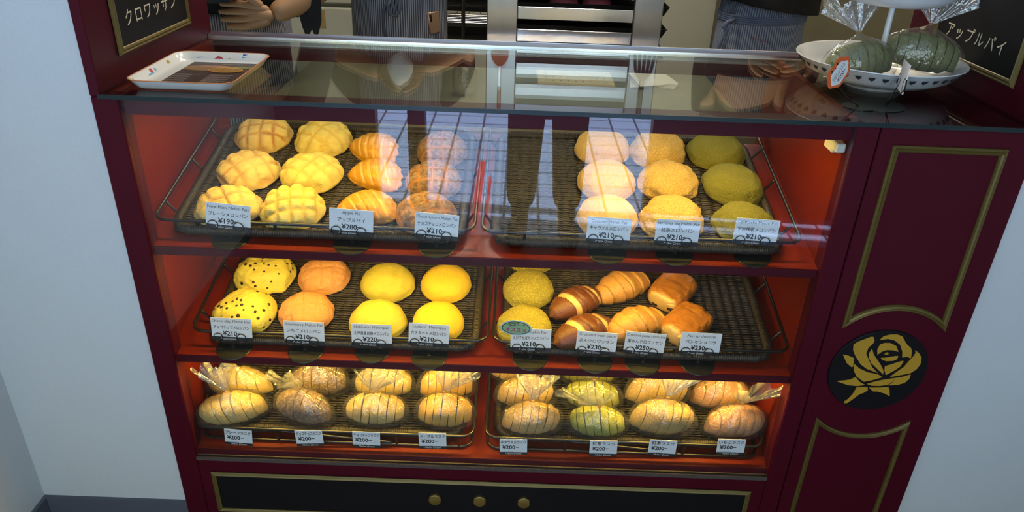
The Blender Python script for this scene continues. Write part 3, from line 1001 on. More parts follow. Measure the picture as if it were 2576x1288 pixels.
for i, (x, s, rz, L) in enumerate([(0.750, 0.137, 0.55, 0.128), (0.762, 0.062, 0.45, 0.132)]):
    bread('bean_paste_croissant', ['dark brown croissant with a light band, the rear one of the pair', 'dark brown croissant with a light band, right behind the Croissant bean paste card'][i], 'croissant', 'dark bean paste croissants',
          croissant(L, 0.033, 131 + i, [-0.3, 0.30, 0.47, 0.66, 0.78, 1.3], (1, 3), 0.006, 0.80, 0.10, 0.08, {1: [0.52, 0.50][i], 3: [0.25, 0.45][i]}), C_BEAN, 2, x, s, rz, 0.0, 0.0)
for i, (x, s, rz, L) in enumerate([(0.845, 0.188, 0.50, 0.128), (0.862, 0.084, 0.42, 0.128), (0.93, 0.292, 0.4, 0.12)]):
    bread('chestnut_croissant', ['golden croissant with stepped wraps, behind another golden croissant', 'golden croissant right behind the Chestnut paste croissant card', 'golden croissant at the very back, a sliver below the upper shelf'][i], 'croissant', 'golden chestnut croissants',
          croissant(L, 0.034, 141 + i, [-0.3, 0.16, 0.36, 0.52, 0.70, 0.88, 1.3], (2,), 0.008, 0.60, 0.13, 0.06, 0.10), C_CHEST, 2, x, s, rz)
def pain(L, W, H, seed):
    nu, nv = 56, 60
    V = []; Gv = []
    for j in range(nv):
        t = -1 + 2 * j / (nv - 1)
        q = (1 - abs(t) ** 7) ** 0.5 if abs(t) < 1 else 0.0
        for i in range(nu):
            th = 2 * PI * i / nu
            c, s_ = math.cos(th), math.sin(th)
            e = 0.72
            cx = math.copysign(abs(c) ** e, c); sz = math.copysign(abs(s_) ** e, s_)
            k = 0.30 + 0.70 * q
            layer = 0.0
            g = 0.0
            if abs(t) > 0.86:
                g = min(1, (abs(t) - 0.86) / 0.08)
                layer = 0.0012 * math.sin(abs(t) * 180)
            fold = 0.0016 * math.exp(-((c + 0.35) / 0.07) ** 2) * (1 if s_ > 0 else 0)
            b_ = 0.0042 * fbm((t * 2, c * 2, s_ * 2), 1.0, seed) + 0.0010 * fbm((t * 5, c * 4, s_ * 4), 1.6, seed + 4)
            r = k + 0.0
            y = W / 2 * cx * r
            z = H / 2 + H / 2 * sz * (0.55 + 0.45 * q) * 1.0
            z += (b_ - fold + layer) * (1 if s_ > 0 else 0)
            V.append((t * L / 2, y, max(0, z)))
            Gv.append(g)
    F = []
    for j in range(nv - 1):
        for i in range(nu):
            k = (i + 1) % nu
            F.append((j * nu + i, j * nu + k, (j + 1) * nu + k, (j + 1) * nu + i))
    F.append(tuple(range(nu - 1, -1, -1))); F.append(tuple((nv - 1) * nu + i for i in range(nu)))
    m = MB(); m.add(V, F, attrs={'groove': Gv, 'under': [0] * len(V)})
    return m
for i, (x, s, rz) in enumerate([(0.948, 0.184, 0.95), (0.962, 0.090, 0.88)]):
    o = bread('pain_au_chocolat', ['glossy chocolate-filled pastry roll, the rear one of two', 'glossy chocolate-filled pastry roll right behind the Pain au chocolat card'][i], 'pastry', 'chocolate-filled pastry rolls',
              pain(0.096, 0.078, 0.046, 151 + i), C_PAIN, 2, x, s, rz)
    for yy, zz in ((-0.020, 0.019), (0.013, 0.013)):
        c = MB().box(-0.0488, -0.036, yy - 0.0105, yy + 0.0105, zz - 0.0075, zz + 0.0075, bev=0.0055).build('chocolate_stick', CHOCOLATE, o)

# ------------------------------------------------------------------ price cards
SCRIPT = 'Melon Queen'
def big_card(row, x, s, zt, rz, tilt, en, jp, yen, label, badge=False):
    h0 = (0.1121, -0.1160)[row - 1]
    yb = 0.012 + s * math.cos(TILT)
    zb = ROW[row] + s * math.sin(TILT)
    t = thing('price_card_stand', label, 'price card', mat=on_shelf(row, x, s, 0.0), group='price cards on wire stands')
    inv = on_shelf(row, x, s, 0.0).inverted()
    yc = 0.0255
    kc = (yc + 1.115) / (yb + 1.115)
    zt = 0.70935 + (zt - 0.70935) * kc
    xc = (0.61962 - x) * (1 - kc)
    d = MB().lathe([(0.0335, 0.0), (0.0335, 0.0012), (0.0325, 0.0020), (0.0, 0.0022)], 40)
    d.build('base_disc', DISC, t, angle=30)
    # card in upright world frame, 75 x 47 mm
    cz = zt - 0.0235
    Mc = inv @ Tr(x + xc, yc, cz) @ Rz(rz) @ Ry(tilt) @ Rx(-0.10)
    c = MB()
    c.box(-0.0375, 0.0375, 0.0, 0.0008, -0.0155, 0.0235, 0)
    c.box(-0.0375, 0.0375, -0.0001, 0.0008, -0.0235, -0.0155, 1)
    put_text(c, en, 0, 0.0165, 0.0058, 3, maxw=0.0715, y=-0.0005, em=0.0080)
    put_text(c, jp, 0, 0.0045, 0.0062, 2, maxw=0.066, y=-0.0005, em=0.0082, bold=0.006)
    put_text(c, yen, 0, -0.0080, 0.0082, 2, maxw=0.040, y=-0.0005, em=0.0128, bold=0.022)
    put_text(c, 'Tax in', 0.027, -0.0110, 0.0022, 4, y=-0.0005)
    put_text(c, SCRIPT, -0.006, -0.0195, 0.0046, 5, maxw=0.034, y=-0.0006, shear=0.35)
    o = c.build('card', [PAPER, INK, INK, GREYINK, PALEINK, WHITEINK], t, smooth=False); o.matrix_basis = Mc
    # wire clip: twisted stem, V and two rings gripping the card
    k = MB()
    for sx in (-1, 1):
        cx = -0.004 + sx * 0.0215
        ring = [(cx + 0.0086 * math.cos(a), -0.0022, -0.0165 + 0.0086 * math.sin(a)) for a in [2 * PI * i / 28 for i in range(28)]]
        k.tube(ring, 0.0009, 6, closed=True, mat=Mc)
        k.tube([Mc @ Vector((cx - sx * 0.0062, -0.0022, -0.0225)), inv @ Vector((x, yb - 0.004, zb + 0.012))], 0.0008, 6)
    hel = [(0.0028 * math.cos(a), -0.003 + 0.0028 * math.sin(a), 0.001 + 0.0105 * a / (7 * PI)) for a in [7 * PI * i / 60 for i in range(61)]]
    k.tube(hel, 0.0008, 6)
    k.build('wire_clip', CLIPWIRE, t, angle=180)
    if badge:
        el = lambda a, b, n=40: [(a * math.cos(2 * PI * i / n), b * math.sin(2 * PI * i / n) * (1.0 if math.sin(2 * PI * i / n) > 0 else 0.86)) for i in range(n)]
        Mb = Mc @ Tr(-0.028, -0.0035, 0.026) @ Ry(0.06)
        bd = MB()
        bd.prism(el(0.0290, 0.0165), 0.0, 0.0010, 0, Mb @ Rx(PI / 2))
        bd.prism(el(0.0262, 0.0140), 0.0010, 0.0013, 1, Mb @ Rx(PI / 2))
        bd.prism(el(0.0245, 0.0126), 0.0013, 0.0016, 2, Mb @ Rx(PI / 2))
        for a, b_ in (((-0.018, 0.0075), (0.004, 0.0118)), ((-0.013, 0.0045), (0.009, 0.0088)), ((-0.014, 0.0118), (-0.009, 0.0042)), ((-0.006, 0.0128), (-0.002, 0.0052)), ((0.002, 0.0128), (0.005, 0.0064)), ((0.012, 0.0085), (0.014, 0.0062)), ((0.016, 0.0080), (0.014, 0.0062))):
            bd.tube([Mb @ Vector((a[0], -0.0017, a[1])), Mb @ Vector((b_[0], -0.0017, b_[1]))], 0.0006, 4, mi=1)
        put_text(bd, 'オススメ', 0.0, -0.0028, 0.009, 3, maxw=0.040, y=-0.0019, bold=0.03, mat=Mb)
        bd.build('round_badge', [flat('pale_blue_paper', (0.36, 0.56, 0.62)), INK, flat('soft_green_paper', (0.27, 0.43, 0.22)), flat('magenta_ink', (0.42, 0.05, 0.16))], t, smooth=False)
    return t
Y = '¥%s−'
cards = [
 (1, 0.126, 0.029, 0.183, 0.04, 0.10, 'New Plain Melon Pan', 'プレーンメロンパン', '190', 'white price card of the plain melon bread, reading 190 yen'),
 (1, 0.340, 0.027, 0.182, 0.0, 0.05, 'Apple Pie', 'アップルパイ', '280', 'white price card of the apple pies, reading 280 yen'),
 (1, 0.488, 0.027, 0.180, 0.0, 0.06, 'Choco Choco Melon Pan', 'チョコチョコメロンパン', '210', 'white price card of the dark chocolate breads, reading Choco Choco'),
 (1, 0.786, 0.027, 0.184, 0.0, 0.03, 'Caramel Melon Pan', 'キャラメルメロンパン', '210', 'white price card of the caramel breads, right of the empty tray part'),
 (1, 0.905, 0.029, 0.184, 0.0, 0.02, 'EarlGrey tea Melon Pan', '紅茶メロンパン', '210', 'white price card of the crackled tea breads'),
 (1, 1.042, 0.033, 0.189, 0.0, 0.04, 'Uji Macha Melon Pan', '宇治抹茶メロンパン', '210', 'white price card of the green matcha breads on the top shelf'),
 (2, 0.101, 0.023, -0.047, 0.0, 0.02, 'Choco chip Melon Pan', 'チョコチップメロンパン', '210', 'white price card of the chocolate chip breads'),
 (2, 0.237, 0.022, -0.048, 0.0, 0.02, 'Strawberry Melon Pan', 'いちごメロンパン', '210', 'white price card of the strawberry breads on the middle shelf'),
 (2, 0.362, 0.028, -0.052, 0.0, 0.01, 'Hokkaido Melonpan', '北海道富良野メロンパン', '220', 'white price card of the yellow-green Hokkaido breads, reading 220 yen'),
 (2, 0.471, 0.017, -0.040, 0.0, 0.04, 'Custard  Melonpan', 'カスタードメロンパン', '210', 'white price card of the custard breads'),
 (2, 0.661, 0.024, -0.047, 0.0, -0.01, 'Ebisu Pumpkin Pan', 'えびすかぼちゃメロンパン', '210', 'white price card of the pumpkin breads with a green round badge'),
 (2, 0.784, 0.023, -0.048, 0.0, 0.05, 'Croissant bean paste', 'あんクロワッサン', '230', 'white price card of the dark brown croissants, reading 230 yen'),
 (2, 0.874, 0.022, -0.045, 0.0, 0.06, 'Chestnut paste croissant', '栗あんクロワッサン', '250', 'white price card of the golden croissants, reading 250 yen'),
 (2, 0.979, 0.027, -0.044, 0.0, 0.02, 'Pain au chocolat', 'パンオショコラ', '230', 'white price card of the chocolate-filled pastry rolls'),
]
for c in cards:
    big_card(c[0], c[1], c[2], c[3], c[4], c[5], c[6], c[7], Y % c[8], c[9], badge='Pumpkin' in c[6])

small = [(0.0855, -0.3235, 0.06, 'プレーンラスク', 'plain rusk'), (0.228, -0.319, -0.07, 'チョコチョコラスク', 'dark chocolate rusk'), (0.3425, -0.3175, 0.01, 'チョコチップラスク', 'chocolate chip rusk'),
         (0.475, -0.3140, -0.03, 'メープルラスク', 'maple rusk'), (0.637, -0.3220, -0.03, 'キャラメルラスク', 'caramel rusk'), (0.817, -0.3175, -0.02, '抹茶ラスク', 'green tea rusk'),
         (0.9345, -0.3110, 0.03, '紅茶ラスク', 'black tea rusk'), (1.070, -0.3020, -0.02, 'いちごラスク', 'strawberry rusk')]
for x, zc, tl, jp, en in small:
    c = MB()
    c.box(-0.0275, 0.0275, 0.0, 0.0008, -0.0140, 0.0185, 0)
    c.box(-0.0275, 0.0275, -0.0001, 0.0008, -0.0205, -0.0140, 1)
    put_text(c, jp, 0, 0.0110, 0.007, 2, maxw=0.050, y=-0.0005, em=0.0092, bold=0.012)
    put_text(c, '¥200−', -0.006, -0.0015, 0.0085, 2, maxw=0.034, y=-0.0005, em=0.0125, bold=0.022)
    put_text(c, 'Tax in', 0.019, -0.0055, 0.002, 4, y=-0.0005)
    put_text(c, SCRIPT, 0.0, -0.0172, 0.0048, 5, maxw=0.034, y=-0.0006, shear=0.35)
    c.box(-0.0275, -0.0275 + 0.028, -0.0004, 0.0, -0.0128, -0.0120, 4)
    o = c.build('price_card', [PAPER, INK, INK, GREYINK, PALEINK, WHITEINK], None, smooth=False)
    o.matrix_basis = Tr(x, 0.0165, zc + 0.007) @ Ry(tl) @ Rx(-0.05)
    tag(o, f'small white 200 yen card for the {en} on the bottom tray edge', 'price card', 'small price cards on the bottom shelf')

# ------------------------------------------------------------------ bagged rusks: sliced half loaves in tied clear bags
def rusk_slice(W, D, H, x0, x1, seed, lean):
    ny = 22; nx = 4
    V = []; Gv = []; U = []
    def prof(x):
        k = max(0.06, 1 - (abs(x) / (W / 2)) ** 2.3) ** 0.5
        return k
    rings = []
    for a in range(nx):
        x = x0 + (x1 - x0) * a / (nx - 1)
        k = prof(x)
        for b in range(ny):
            th = 2 * PI * b / ny
            c, s_ = math.cos(th), math.sin(th)
            y = D / 2 * k * math.copysign(abs(c) ** 0.85, c)
            z = H * 0.42 + (H * 0.58 * k if s_ > 0 else H * 0.42 * max(k, 0.72)) * math.copysign(abs(s_) ** 0.85, s_)
            bmp = 0.0028 * fbm((x * 22, y * 22, z * 22), 1.8, seed)
            inset = 0.0009 if a in (0, nx - 1) else 0
            V.append((x + lean * (z - H / 2), y * (1 + bmp / D * 2) - math.copysign(inset, c) * abs(c), max(0.0, z + bmp - math.copysign(inset, s_) * abs(s_))))
            Gv.append(0); U.append(0.8 if s_ < -0.6 else 0)
    F = []
    for a in range(nx - 1):
        for b in range(ny):
            c = (b + 1) % ny
            F.append((a * ny + b, (a + 1) * ny + b, (a + 1) * ny + c, a * ny + c))
    m = MB(); m.add(V, F, attrs={'groove': Gv, 'under': U})
    for a in (0, nx - 1):
        cap = V[a * ny:(a + 1) * ny]
        f = tuple(range(ny)) if a == 0 else tuple(range(ny - 1, -1, -1))
        m.add(cap, [f], attrs={'groove': [0] * ny, 'under': [0.85] * ny})
    return m
def bag_film(W, D, H, seed, spread, lean_x, lean_y, neck):
    rng = random.Random(seed)
    nu = 72
    prof = [(0.02, 0.0), (0.55, 0.0), (0.90, 0.008), (1.02, 0.22), (1.05, 0.42), (0.98, 0.62), (0.82, 0.80), (0.58, 0.94), (0.34, 1.04), (0.14, 1.12), (0.055, neck)]
    fl = [(0.06, 0.02), (0.16, 0.16), (0.28, 0.32), (0.40, 0.48), (0.50, 0.64), (0.58, 0.78)]
    V = []; n1 = len(prof)
    pl = [rng.uniform(0.5, 1.0) for _ in range(24)]
    for r, h in prof:
        for i in range(nu):
            a = 2 * PI * i / nu
            ear = 1 + 0.16 * max(0, 1 - h * 2.2) * abs(math.cos(a)) ** 10
            wr = 1 + 0.035 * fbm((math.cos(a) * 2, math.sin(a) * 2, h * 3), 1.5, seed) + (0.05 * math.sin(13 * a + seed) * max(0, min(1, (h - 0.5) * 2)) * (r / 0.6))
            V.append((W / 2 * r * math.cos(a) * ear * wr, D / 2 * r * math.sin(a) * wr, max(0.0002, H * h)))
    zt = H * neck
    F1 = []; 
    for j in range(n1 - 1):
        for i in range(nu):
            k = (i + 1) % nu
            F1.append((j * nu + i, j * nu + k, (j + 1) * nu + k, (j + 1) * nu + i))
    body = MB().add(V, F1)
    V2 = []
    for q, (r, h) in enumerate(fl):
        for i in range(nu):
            a = 2 * PI * i / nu
            p_ = pl[int(i / nu * 24) % 24]
            g_ = q / 5
            pleat = 1 + 0.34 * math.sin(12 * a + seed) * min(1, 0.5 + g_) + 0.18 * math.sin(19 * a + 2 * seed) * g_
            x = W / 2 * r * spread * math.cos(a) * (1 + 0.10 * (pleat - 1)) * (0.85 + 0.25 * p_ * g_)
            y = D / 2 * r * 0.55 * math.sin(a) * pleat + 0.0035 * math.sin(9 * math.cos(a) * PI + seed) * g_
            V2.append((x + lean_x * h * H, y + lean_y * h * H, zt + H * h * (0.80 + 0.22 * math.sin(5 * a + seed * 2) * g_ + 0.2 * p_ * g_)))
    F2 = []
    for j in range(len(fl) - 1):
        for i in range(nu):
            k = (i + 1) % nu
            F2.append((j * nu + i, j * nu + k, (j + 1) * nu + k, (j + 1) * nu + i))
    ruff = MB().add(V2, F2)
    return body, ruff, zt
GOLDTIE = pm('gold_twist_tie', (0.55, 0.30, 0.07), 0.3, 0.8)
def make_bag(W, D, H, m, seed, spread, lx, ly, label, n=7, neck=1.22):
    t = thing('rusk_bag', label, 'bag')
    rng = random.Random(seed)
    ex = [-W / 2 * 0.97 + W * 0.97 * i / n for i in range(n + 1)]
    ln = rng.uniform(-0.22, 0.22)
    for i in range(n):
        s_ = rusk_slice(W, D * rng.uniform(0.93, 1.0), H * rng.uniform(0.90, 0.98), ex[i] + 0.0007, ex[i + 1] - 0.0007, seed + i, ln + rng.uniform(-0.05, 0.05)).build('rusk_slice', m, t, angle=50)
        s_.location = (0, 0, 0.0015)
    body, ruff, zt = bag_film(W * 1.08, D * 1.10, H * 1.0, seed, spread, lx, ly, neck)
    b = body.build('clear_bag', FILM, t, angle=180)
    ruff.build('gathered_top', FILM2, b, angle=180)
    MB().lathe([(0.0034, -0.0015), (0.0042, 0.0), (0.0034, 0.0015)], 12, mat=Tr(0, 0, zt)).build('twist_tie', GOLDTIE, t)
    return t
RK = {
 'plain': crust('plain_rusk_crust', (0.66, 0.46, 0.13), (0, 0, 0), (0.64, 0.46, 0.19), crackle=0.3, cscale=90, crack_col=(0.45, 0.28, 0.09)),
 'choco': crust('chocolate_rusk_crust', (0.20, 0.115, 0.065), (0, 0, 0), (0.30, 0.18, 0.10), crackle=0.7, cscale=120, crack_col=(0.09, 0.05, 0.025), dust=(0.34, 0.24, 0.16)),
 'chip': crust('chip_rusk_crust', (0.62, 0.44, 0.15), (0, 0, 0), (0.58, 0.44, 0.24), crackle=0.3, cscale=100, crack_col=(0.30, 0.18, 0.08)),
 'maple': crust('maple_rusk_crust', (0.66, 0.38, 0.07), (0, 0, 0), (0.64, 0.45, 0.15)),
 'caramel': crust('caramel_rusk_crust', (0.56, 0.36, 0.13), (0, 0, 0), (0.58, 0.41, 0.18), crackle=0.4, cscale=110, crack_col=(0.35, 0.2, 0.07)),
 'matcha': crust('matcha_rusk_crust', (0.32, 0.33, 0.045), (0, 0, 0), (0.36, 0.37, 0.08), crackle=0.25, cscale=110, crack_col=(0.22, 0.24, 0.04)),
 'tea': crust('tea_rusk_crust', (0.55, 0.36, 0.12), (0, 0, 0), (0.52, 0.37, 0.18), crackle=0.5, cscale=140, crack_col=(0.3, 0.17, 0.06)),
 'straw': crust('strawberry_rusk_crust', (0.56, 0.29, 0.14), (0, 0, 0), (0.52, 0.31, 0.17), crackle=0.4, cscale=100, crack_col=(0.36, 0.16, 0.07)),
}
kinds = [
 # key, adjective, W, H, list of (x, s, rz), spread, lean of the gathered top
 ('plain', 'pale yellow plain', 0.128, 0.062, [(0.066, 0.088, 0.30), (0.060, 0.152, 0.05)], 0.9, -0.25, 0.35),
 ('choco', 'dark chocolate', 0.120, 0.066, [(0.208, 0.090, -0.25), (0.222, 0.156, 0.1), (0.235, 0.225, 0.0)], 1.0, -0.1, -0.5),
 ('chip', 'chocolate chip', 0.122, 0.062, [(0.354, 0.092, 0.0), (0.360, 0.160, 0.0), (0.368, 0.228, 0.0)], 1.2, 0.3, 0.1),
 ('maple', 'yellow maple', 0.112, 0.068, [(0.496, 0.092, 0.0), (0.493, 0.160, 0.1), (0.492, 0.228, 0.0)], 1.2, 0.5, 0.1),
 ('caramel', 'brown caramel', 0.116, 0.064, [(0.672, 0.082, 0.0), (0.660, 0.146, 0.0), (0.645, 0.214, 0.0)], 1.1, 0.1, 0.3),
 ('matcha', 'green matcha', 0.114, 0.056, [(0.805, 0.084, 0.0), (0.799, 0.148, 0.0), (0.792, 0.214, 0.0)], 1.5, -0.7, -0.2),
 ('tea', 'brown tea', 0.124, 0.074, [(0.938, 0.092, -0.08), (0.936, 0.160, 0.0), (0.934, 0.228, 0.0)], 1.2, 0.3, 0.3),
 ('straw', 'pinkish strawberry', 0.120, 0.066, [(1.087, 0.092, 0.1), (1.070, 0.160, 0.0), (1.056, 0.228, 0.0)], 1.3, 0.3, -0.2),
]
for qi, (key, adj, W, H, spots, spread, lx, ly) in enumerate(kinds):
    src = None
    for i, (x, s, rz) in enumerate(spots):
        where = ['front', 'second', 'rearmost'][i] if len(spots) > 2 else ['front', 'rear'][i]
        lab = f'clear tied bag of {adj} rusks, {where} in its row on the bottom shelf'
        Mx = on_shelf(3, x, s - (0.030 if key == 'plain' else 0.023), 0.027, rz, -0.05 if i else 0.0)
        if src is None:
            src = make_bag(W, 0.060, H * 1.15, RK[key], 200 + 11 * qi, spread, lx, ly, lab)
            src['group'] = 'bagged rusks on the bottom shelf'
            src.matrix_basis = Mx
        else:
            dup(src, lab, Mx)

# ------------------------------------------------------------------ serving tray with a printed mat on the counter
GZ = 0.3822
ty = thing('serving_tray', 'white enamel tray with coloured trim lying on the left end of the glass counter', 'tray', (0.0900, 0.120, GZ))
def tray_fn(W, D, prof):
    m = MB(); loops = []
    V = []; n = None
    for inset, z in prof:
        pts = rrect(-W / 2 + inset, W / 2 - inset, -D / 2 + inset, D / 2 - inset, max(0.004, 0.024 - inset * 0.6), 8)
        n = len(pts)
        V += [(x, y, z) for x, y in pts]
    F = []
    for j in range(len(prof) - 1):
        for i in range(n):
            k = (i + 1) % n
            F.append((j * n + i, j * n + k, (j + 1) * n + k, (j + 1) * n + i))
    F.append(tuple(range(n - 1, -1, -1)))
    F.append(tuple((len(prof) - 1) * n + i for i in range(n)))
    m.add(V, F)
    return m
ENAMEL = pm('white_enamel', (0.80, 0.78, 0.72), 0.22, col2=(0.78, 0.77, 0.72), coat=0.4)
tray_fn(0.170, 0.212, [(0.018, 0.0), (0.010, 0.004), (0.003, 0.0145), (0.0, 0.0172), (0.0025, 0.0172), (0.010, 0.006), (0.019, 0.0025)]).build('dish', ENAMEL, ty, angle=60)
TRIM = pm('orange_trim_paint', (0.62, 0.20, 0.05), 0.4)
MB().tube([(x, y, 0.0172) for x, y in rrect(-0.0847, 0.0847, -0.1057, 0.1057, 0.0235, 8)], 0.0009, 6, closed=True).build('rim_trim', TRIM, ty, angle=180)
# small painted figures on the inside of the rim
deco = MB()
def onwall_left(y, z, w_, h, mi):   # left inner wall
    t_ = (z - 0.006) / 0.0112
    xx = lambda q: -0.0850 + 0.0100 - 0.0075 * q + 0.0005
    a, b = (z - h / 2 - 0.006) / 0.0112, (z + h / 2 - 0.006) / 0.0112
    deco.add([(xx(a), y - w_ / 2, z - h / 2), (xx(a), y + w_ / 2, z - h / 2), (xx(b), y + w_ / 2, z + h / 2), (xx(b), y - w_ / 2, z + h / 2)], [(0, 1, 2, 3)], mi)
def onwall_back(pts, mi):
    yy = lambda z: 0.106 - 0.0100 + 0.0075 * (z - 0.006) / 0.0112 - 0.0005
    deco.add([(x, yy(z), z) for x, z in pts], [tuple(range(len(pts)))], mi)
PAINTS = {0: flat('mustard_paint', (0.58, 0.33, 0.03)), 1: flat('coral_paint', (0.60, 0.07, 0.07)), 2: flat('sky_blue_paint', (0.16, 0.42, 0.62)), 3: flat('royal_blue_paint', (0.03, 0.12, 0.42))}
def fig(fn, *a):
    global deco
    deco = MB(); fn(*a[:-1], 0); deco.build('painted_figure', PAINTS[a[-1]], ty, smooth=False)
fig(onwall_left, -0.085, 0.0110, 0.010, 0.006, 0); fig(onwall_left, 0.045, 0.0115, 0.009, 0.005, 0)
fig(onwall_left, -0.020, 0.0120, 0.008, 0.006, 1); fig(onwall_left, -0.007, 0.0110, 0.005, 0.004, 2); fig(onwall_left, -0.026, 0.0082, 0.018, 0.002, 2)
fig(onwall_back, [(0.033, 0.0160), (0.042, 0.0152), (0.033, 0.0128)], 3); fig(onwall_back, [(0.032, 0.0122), (0.041, 0.0110), (0.031, 0.0090)], 2)
fig(onwall_back, [(-0.018, 0.0075), (-0.012, 0.0115), (-0.006, 0.0108), (-0.001, 0.0075)], 1); fig(onwall_back, [(0.004, 0.0075), (0.010, 0.0090), (0.014, 0.0075)], 0)
fig(onwall_back, [(-0.050, 0.0075), (-0.046, 0.0092), (-0.038, 0.0100), (-0.046, 0.0075)], 2)
# printed mat lying in it
mt = MB()
mt.box(-0.050, 0.064, -0.085, 0.085, 0.0, 0.0006, 0)
def blob(cx, cy, a, b, mi, z=0.0009, n=28, rot=0.0):
    pts = []
    for i in range(n):
        t_ = 2 * PI * i / n
        x, y = a * math.cos(t_), b * math.sin(t_) * (1 if math.sin(t_) > 0 else 0.7)
        x2, y2 = cx + x * math.cos(rot) - y * math.sin(rot), cy + x * math.sin(rot) + y * math.cos(rot)
        pts.append((min(0.0635, max(-0.0495, x2)), min(0.0825, max(-0.0825, y2)), z))
    mt.add(pts, [tuple(range(n))], mi)
blob(-0.012, 0.040, 0.042, 0.022, 1, 0.0008)
blob(0.001, 0.052, 0.028, 0.010, 2, 0.0010); blob(0.050, 0.052, 0.020, 0.009, 3, 0.0010)
blob(0.025, 0.030, 0.030, 0.023, 4, 0.0012)
for q in range(5):
    mt.box(0.0 + 0.0105 * q, 0.0012 + 0.0105 * q, 0.018, 0.046 - 0.004 * abs(q - 2), 0.0014, 0.0015, 5)
for q in range(4):
    mt.box(0.001, 0.050, 0.020 + 0.0065 * q, 0.0212 + 0.0065 * q, 0.0014, 0.0015, 5)
for q in range(5):
    mt.add([(0.048 + 0.002 * q, 0.022 + 0.004 * q, 0.0012), (0.062, 0.017 + 0.004 * q, 0.0012), (0.062, 0.019 + 0.004 * q, 0.0012), (0.049 + 0.002 * q, 0.024 + 0.004 * q, 0.0012)], [(0, 1, 2, 3)], 5)
blob(0.030, -0.078, 0.026, 0.013, 2, 0.0010)
rr = random.Random(3)
for cxx in (-0.028, 0.030):
    for q in range(5):
        yy = -0.002 - 0.0125 * q
        for k in range(2):
            x = cxx - 0.020
            while x < cxx + 0.018 - 0.008 * k:
                l = rr.uniform(0.0012, 0.004)
                mt.box(x, x + l, yy - 0.0048 * k, yy - 0.0048 * k + 0.0017, 0.0006, 0.0008, 6)
                x += l + 0.0007
Mtx = Rx(-PI / 2)
V_, F_, a0, a1, b0, b1 = text_geo(SCRIPT, 0, 0.35)
mt.add([(0.004 + (v[0] - a0) * 0.0085, 0.070 + v[1] * 0.0085, 0.0009) for v in V_], F_, 7)
mo_ = mt.build('printed_tray_mat', [flat('dark_brown_print', (0.045, 0.020, 0.016), 0.35), flat('wheat_print', (0.26, 0.13, 0.04), 0.35), flat('rose_bread_print', (0.36, 0.17, 0.11), 0.35), flat('green_bread_print', (0.22, 0.20, 0.05), 0.35), flat('golden_bread_print', (0.52, 0.27, 0.05), 0.35), flat('brown_line_print', (0.24, 0.09, 0.02), 0.35), flat('grey_text_print', (0.33, 0.27, 0.24), 0.35), flat('cream_text_print', (0.42, 0.32, 0.14), 0.35)], None, smooth=False)
mo_.location = (0.0900, 0.120, GZ + 0.0027)
tag(mo_, 'dark brown printed menu mat with bread pictures lying in the white tray', 'mat')

# ------------------------------------------------------------------ two-tier cake stand with bagged green rusks
CSX, CSY = 1.266, 0.232
cs = thing('cake_stand', 'white two-tier cake stand with a pierced tulip border on the right end of the counter', 'cake stand', (CSX, CSY, GZ))
CHINA = pm('white_lacquered_metal', (0.74, 0.73, 0.68), 0.25, col2=(0.72, 0.72, 0.68), coat=0.4)
MB().lathe([(0.051, 0.0), (0.051, 0.0025), (0.048, 0.005), (0.046, 0.012), (0.0, 0.012)], 48).build('foot', CHINA, cs)
def plate(R, z, depth):
    return [(0.0, z), (R * 0.52, z), (R * 0.70, z + depth * 0.12), (R * 0.86, z + depth * 0.42), (R * 0.965, z + depth * 0.93), (R, z + depth), (R * 0.995, z + depth + 0.0016), (R * 0.955, z + depth), (R * 0.85, z + depth * 0.47), (R * 0.69, z + depth * 0.17), (R * 0.5, z + 0.0022), (0.0, z + 0.0022)]
lowp = MB().lathe(plate(0.143, 0.011, 0.038), 72).build('lower_plate', CHINA, cs, angle=60)
upp = MB().lathe(plate(0.110, 0.141, 0.038), 64).build('upper_plate', CHINA, cs, angle=60)
MB().tube([(0, 0, 0.013), (0, 0, 0.36)], 0.0052, 12).build('pole', CHINA, cs)
HOLE = flat('dark_pierced_hole', (0.02, 0.022, 0.025), 0.8)
def tulips(R, z, depth, n, parent):
    m = MB()
    tul = [(-0.0052, 0.0038), (-0.0026, 0.0016), (-0.0022, 0.0040), (0, 0.0018), (0.0022, 0.0040), (0.0026, 0.0016), (0.0052, 0.0038), (0.0040, -0.0016), (0.0, -0.0050), (-0.0040, -0.0016)]
    sl = math.atan2(R * 0.105, depth * 0.51)
    for i in range(n):
        a = 2 * PI * i / n
        for sgn in (1, -1):
            rr_ = R * 0.9225 + (0.0012 if sgn > 0 else -0.0032)
            Mx = Rz(a) @ Tr(rr_, 0, z + depth * 0.70) @ Ry(sl) @ Rz(PI / 2) @ Rx(PI / 2)
            m.prism(tul, -0.0003, 0.0006, mat=Mx)
    m.build('tulip_piercing', HOLE, parent, smooth=False)
tulips(0.143, 0.011, 0.038, 40, lowp)
tulips(0.110, 0.141, 0.038, 32, upp)
gm = crust('grey_green_rusk_crust', (0.25, 0.25, 0.095), (0, 0, 0), (0.25, 0.25, 0.10), crackle=0.4, cscale=120, crack_col=(0.13, 0.14, 0.05))
FILMS = FILM
for i, (dx, dy, rz, W, lab, lx) in enumerate([(-0.048, -0.040, 0.15, 0.120, 'tied clear bag of green rusks on the cake stand, behind the orange tag', -0.2), (0.062, -0.012, -0.30, 0.126, 'tied clear bag of green rusks on the right half of the cake stand', 0.1)]):
    b = make_bag(W, 0.070, 0.068, gm, 300 + 17 * i, 1.4, lx, 0.1, lab, n=8, neck=1.20)
    b['group'] = 'bagged rusks on the cake stand'
    b.matrix_basis = Tr(CSX + dx, CSY + dy, GZ + 0.0165 + 0.014 * i) @ Rz(rz) @ Ry(0.12 * (1 if i else -1)) @ Rx(-0.22 if i else -0.18)

